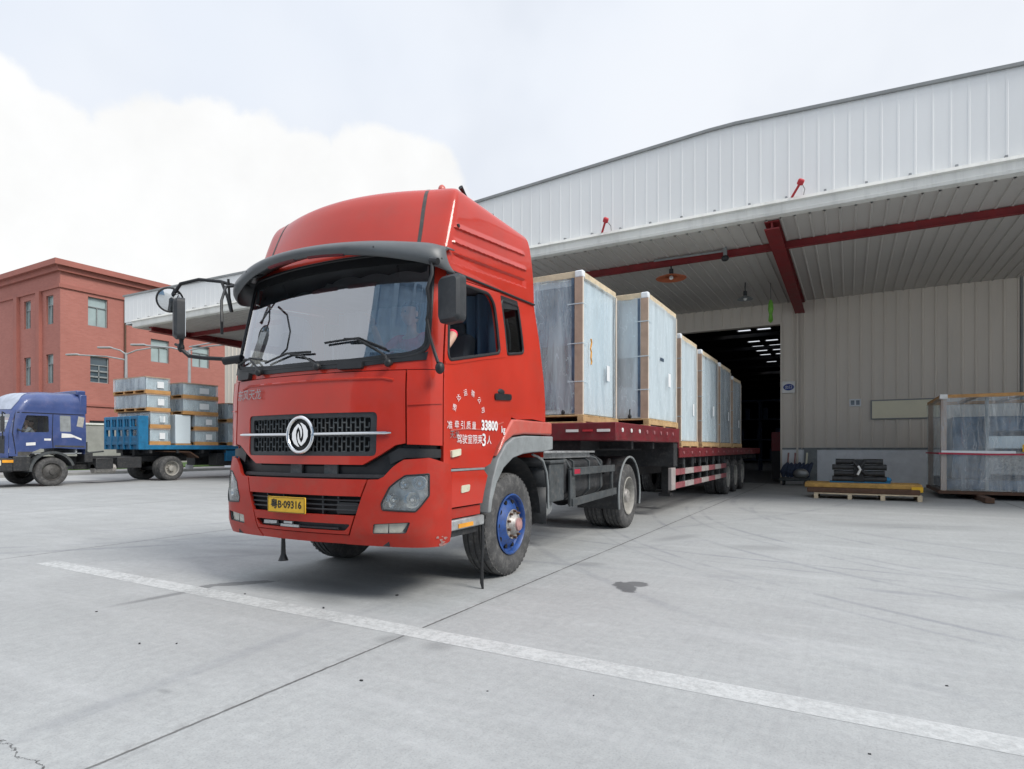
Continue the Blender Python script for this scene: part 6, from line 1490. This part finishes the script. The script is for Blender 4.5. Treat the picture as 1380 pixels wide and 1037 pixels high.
# ================================================================== GROUND
def ground_mat():
    m = bpy.data.materials.new('concrete_lot'); m.use_nodes = True; t = NT(m.node_tree); p = m.node_tree.nodes['Principled BSDF']
    g = t.new('ShaderNodeNewGeometry'); P = g.outputs['Position']; X, Y, Z = t.xyz(P)
    nb = t.noise(P, .22, 4, .55); nm = t.noise(P, 1.3, 5, .6); nf = t.noise(P, 16, 5, .65); nff = t.noise(P, 90, 2, .6)
    c = t.mix(t.rng(nb, .3, .7), (.40, .414, .41), (.47, .484, .48))
    c = t.mix(t.rng(nm, .35, .75, 0, .5), c, (.31, .315, .318)); c = t.mix(t.rng(t.noise(P, .09, 3, .6, .8), .48, .62, 0, .28), c, (.33, .332, .33))
    c = t.mix(t.rng(nf, .35, .70, 0, .42), c, (.27, .275, .28))
    c = t.mix(t.rng(nff, .50, .75, 0, .50), c, (.22, .225, .23))
    # broom finish
    mp = t.new('ShaderNodeMapping'); t.put(mp, 0, P); mp.inputs['Scale'].default_value = (34, 1.4, 1); mp.inputs['Rotation'].default_value = (0, 0, .05)
    br = t.noise(mp.outputs[0], 1.0, 3, .6); c = t.mix(t.rng(br, .5, .8, 0, .22), c, (.25, .255, .26))
    # light dusty wipes
    mp2 = t.new('ShaderNodeMapping'); t.put(mp2, 0, P); mp2.inputs['Scale'].default_value = (.5, 3.2, 1); mp2.inputs['Rotation'].default_value = (0, 0, -.5)
    lw = t.noise(mp2.outputs[0], 1.0, 5, .65); c = t.mix(t.rng(lw, .5, .75, 0, .35), c, (.52, .53, .535))
    # tyre arcs
    tot = None
    for k, (cx, cy, R, wd, am) in enumerate([(6, 15, 10.95, .05, .75), (6, 15, 11.25, .04, .5), (6, 15, 9.95, .06, .6), (6, 15, 8.95, .06, .7), (6, 15, 9.25, .05, .5), (6, 15, 12.4, .08, .35), (6, 15, 7.9, .07, .5), (3, 40, 32.7, .05, .6), (3, 40, 33.1, .05, .4), (6, 17, 8.6, .10, .5), (-24.6, 17.7, 21.0, .10, .6), (-24.6, 17.7, 20.5, .08, .5), (-14.66, 8.3, 5.35, .10, .45), (-24, 22, 24.6, .10, .4), (8, 3, 11.4, .09, .3), (2, -30, 36.5, .10, .5)]):
        dx = t.m('SUBTRACT', X, cx); dy = t.m('SUBTRACT', Y, cy); d = t.m('SQRT', t.m('ADD', t.m('MULTIPLY', dx, dx), t.m('MULTIPLY', dy, dy)))
        e = t.m('ABSOLUTE', t.m('SUBTRACT', t.m('ADD', d, t.m('MULTIPLY', nb, .25)), R+.125)); k_ = t.rng(e, wd, wd*.35, 0, am*.85)
        tot = k_ if tot is None else t.m('MAXIMUM', tot, k_)
    tot = t.m('MULTIPLY', tot, t.rng(nm, .30, .60, .1, 1)); tot = t.m('MULTIPLY', tot, t.rng(t.noise(P, .5, 3), .35, .6, .2, 1))
    c = t.mix(tot, c, (.19, .20, .225))
    # joints and a crack
    wj = t.m('ADD', X, t.m('MULTIPLY', t.m('SUBTRACT', nf, .5), .02))
    jx = t.m('ABSOLUTE', t.m('SUBTRACT', t.m('FLOORED_MODULO', t.m('ADD', wj, 2.70+3.0), 6.0), 3.0)); j1 = t.rng(jx, .012, .006, 0, 1)
    wy = t.m('ADD', Y, t.m('MULTIPLY', t.m('SUBTRACT', nf, .5), .02)); jy = t.m('ABSOLUTE', t.m('SUBTRACT', t.m('FLOORED_MODULO', t.m('ADD', wy, -11.0+7.5), 15.0), 7.5)); j2 = t.rng(jy, .010, .005, 0, .25)
    j = t.m('MAXIMUM', j1, j2); j = t.m('MULTIPLY', j, t.rng(nm, .25, .5, .45, .95)); c = t.mix(j, c, (.09, .09, .088))
    # worn joint edge
    je = t.m('MULTIPLY', t.rng(jx, .10, .0, 0, .35), t.rng(nf, .4, .65)); c = t.mix(je, c, (.24, .24, .24))
    cr = t.m('ABSOLUTE', t.m('ADD', t.m('SUBTRACT', Y, t.m('MULTIPLY', t.m('ADD', X, 3.05), -.06)), t.m('SUBTRACT', t.m('MULTIPLY', t.noise(P, 5, 5, .7), .22), 1.32))); crm = t.m('MULTIPLY', t.rng(cr, .006, .002, 0, .9), t.rng(X, -2.72, -2.82, 0, 1)); c = t.mix(crm, c, (.08, .08, .08))
    # stains: (x, y, rx, ry, rot, amount, sharp)
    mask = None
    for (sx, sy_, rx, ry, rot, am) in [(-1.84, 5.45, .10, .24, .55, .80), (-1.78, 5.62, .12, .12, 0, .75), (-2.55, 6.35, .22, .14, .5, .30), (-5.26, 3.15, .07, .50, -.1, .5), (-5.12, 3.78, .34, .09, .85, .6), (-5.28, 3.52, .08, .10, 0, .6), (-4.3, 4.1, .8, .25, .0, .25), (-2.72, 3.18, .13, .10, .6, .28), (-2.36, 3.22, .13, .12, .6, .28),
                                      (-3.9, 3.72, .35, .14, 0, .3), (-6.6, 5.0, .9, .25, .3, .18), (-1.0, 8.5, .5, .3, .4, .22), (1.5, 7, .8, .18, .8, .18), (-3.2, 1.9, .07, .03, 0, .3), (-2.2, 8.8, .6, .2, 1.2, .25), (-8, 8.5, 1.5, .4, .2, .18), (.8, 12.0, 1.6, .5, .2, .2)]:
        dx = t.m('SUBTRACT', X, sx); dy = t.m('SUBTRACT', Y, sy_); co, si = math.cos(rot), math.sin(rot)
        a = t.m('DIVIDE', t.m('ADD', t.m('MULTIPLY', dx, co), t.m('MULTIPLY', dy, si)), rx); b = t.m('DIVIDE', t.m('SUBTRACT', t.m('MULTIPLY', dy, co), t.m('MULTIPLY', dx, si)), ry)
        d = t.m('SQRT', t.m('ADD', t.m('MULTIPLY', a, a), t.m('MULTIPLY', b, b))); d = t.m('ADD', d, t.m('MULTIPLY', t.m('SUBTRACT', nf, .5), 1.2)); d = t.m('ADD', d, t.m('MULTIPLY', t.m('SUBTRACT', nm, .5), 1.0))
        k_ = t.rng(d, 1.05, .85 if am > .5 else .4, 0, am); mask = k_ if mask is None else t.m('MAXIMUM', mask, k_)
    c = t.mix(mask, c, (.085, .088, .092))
    t.put(p, 'Base Color', c); t.put(p, 'Roughness', t.rng(nm, .3, .7, .62, .8)); t.put(p, 'Specular IOR Level', .12)
    b = t.new('ShaderNodeBump'); t.put(b, 'Strength', .4); t.put(b, 'Distance', .01); t.put(b, 'Height', t.m('ADD', t.m('ADD', nf, t.m('MULTIPLY', nff, .3)), t.m('MULTIPLY', j, -1.0))); t.l.new(b.outputs[0], p.inputs['Normal'])
    return m
def line_mat():
    m = bpy.data.materials.new('road_paint'); m.use_nodes = True; t = NT(m.node_tree); p = m.node_tree.nodes['Principled BSDF']; n = m.node_tree.nodes
    P = t.new('ShaderNodeNewGeometry').outputs['Position']; nf = t.noise(P, 18, 5, .7); nb = t.noise(P, 1.5, 4, .6)
    c = t.mix(t.rng(nf, .35, .7, 0, .5), (.64, .655, .65), (.55, .565, .56)); c = t.mix(t.rng(t.noise(P, 70, 3), .5, .75, 0, .4), c, (.42, .43, .43)); t.put(p, 'Base Color', c); t.put(p, 'Roughness', .75)
    w_ = t.m('ADD', t.m('MULTIPLY', nf, .6), t.m('MULTIPLY', nb, .4)); t.put(p, 'Alpha', t.rng(w_, .28, .56, .15, .85)); return m
m_ = MB(); G = 700
# finer cells near the camera are not needed: one flat sheet
m_.add([(-G, -G, 0), (G, -G, 0), (G, G, 0), (-G, G, 0)], [(0, 1, 2, 3)]); M['ground'] = ground_mat(); M['line'] = line_mat()
gd = m_.build('ground', 'ground', None, recalc=False); tag(gd, kind='structure')
m_ = MB(); m_.add([(-8.0, 3.29, .002), (14, 3.24, .002), (14, 3.43, .002), (-8.0, 3.50, .002)], [(0, 1, 2, 3)]); o = m_.build('painted_line', 'line', None, recalc=False); tag(o, kind='structure')
m_ = MB(); m_.box(-49.1, -33.2, 6, 60, -.2, .12); o = m_.build('pavement', 'pave', None); tag(o, kind='structure')
m_ = MB(); m_.box(-33.2, -33.0, 6, 24.3, -.2, .15); o = m_.build('kerb', 'kerb', None, bevel=.02); tag(o, kind='structure')
m_ = MB(); m_.box(-46.8, -37.0, 6, 60, .121, .20); o = m_.build('grass_strip', 'grass', None); tag(o, kind='stuff')
tag(o, 'strip of green grass along the foot of the pale boundary wall', 'grass')
m_ = MB()
for k in range(0):
    x = random.uniform(-7, 6); y = random.uniform(1.5, 12); s = random.uniform(.004, .009)
    m_.cbox((x, y, s*.4), s*2, s*1.4, s, Matrix.Rotation(random.uniform(0, 3), 4, 'Z'))
for (u, v, s) in [(487, 918, .022), (436, 820, .028), (188, 868, .022), (238, 868, .018), (130, 825, .02), (800, 938, .012), (657, 932, .012), (1276, 925, .016), (1172, 1017, .014), (535, 803, .03), (330, 801, .02)]:
    t_ = 1.3/((v-605)/810); x = (u-690)/810*t_; X = x*math.cos(YAW)-t_*math.sin(YAW); Y = x*math.sin(YAW)+t_*math.cos(YAW)
    s *= .5; m_.cbox((X, Y, s*.3), s*1.6, s, s*.6, Matrix.Rotation(u, 4, 'Z'))
o = m_.build('grit', 'chassis', None); tag(o, 'scattered dark grit and crumbs on the concrete', 'grit', None, 'stuff')

# ================================================================== ADDED UNSEEN BLOCK BEHIND THE CAMERA (tints the windscreen, darkens the cab front)
OB = thing('added_reflected_block', 'slate blue block added out of view behind the camera, to be mirrored in the windscreen and darken the cab front', 'building', (-9.4, -8.5, 0))
F3 = lambda a, z, d: (a, -d, z)
oh = []
for i in range(11):
    for k in range(4): oh.append((.6+i*2.15, 2.2+i*2.15, 1.1+k*3.2, 3.1+k*3.2))
wall_with_holes(0, 24.2, 0, 13.6, oh, F3).build('wall', 'slate', OB, recalc=False)
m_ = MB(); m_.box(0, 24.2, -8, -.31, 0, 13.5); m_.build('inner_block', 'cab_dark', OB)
m_ = MB(); m_.box(-.2, 24.4, -8.2, .2, 13.6, 14.0); m_.build('parapet', 'slate', OB)
for h in oh:
    wv = MB(); wv.add([F3(h[0], h[2], .2), F3(h[1], h[2], .2), F3(h[1], h[3], .2), F3(h[0], h[3], .2)], [(0, 1, 2, 3)]); wv.build('window', 'block_win', OB)
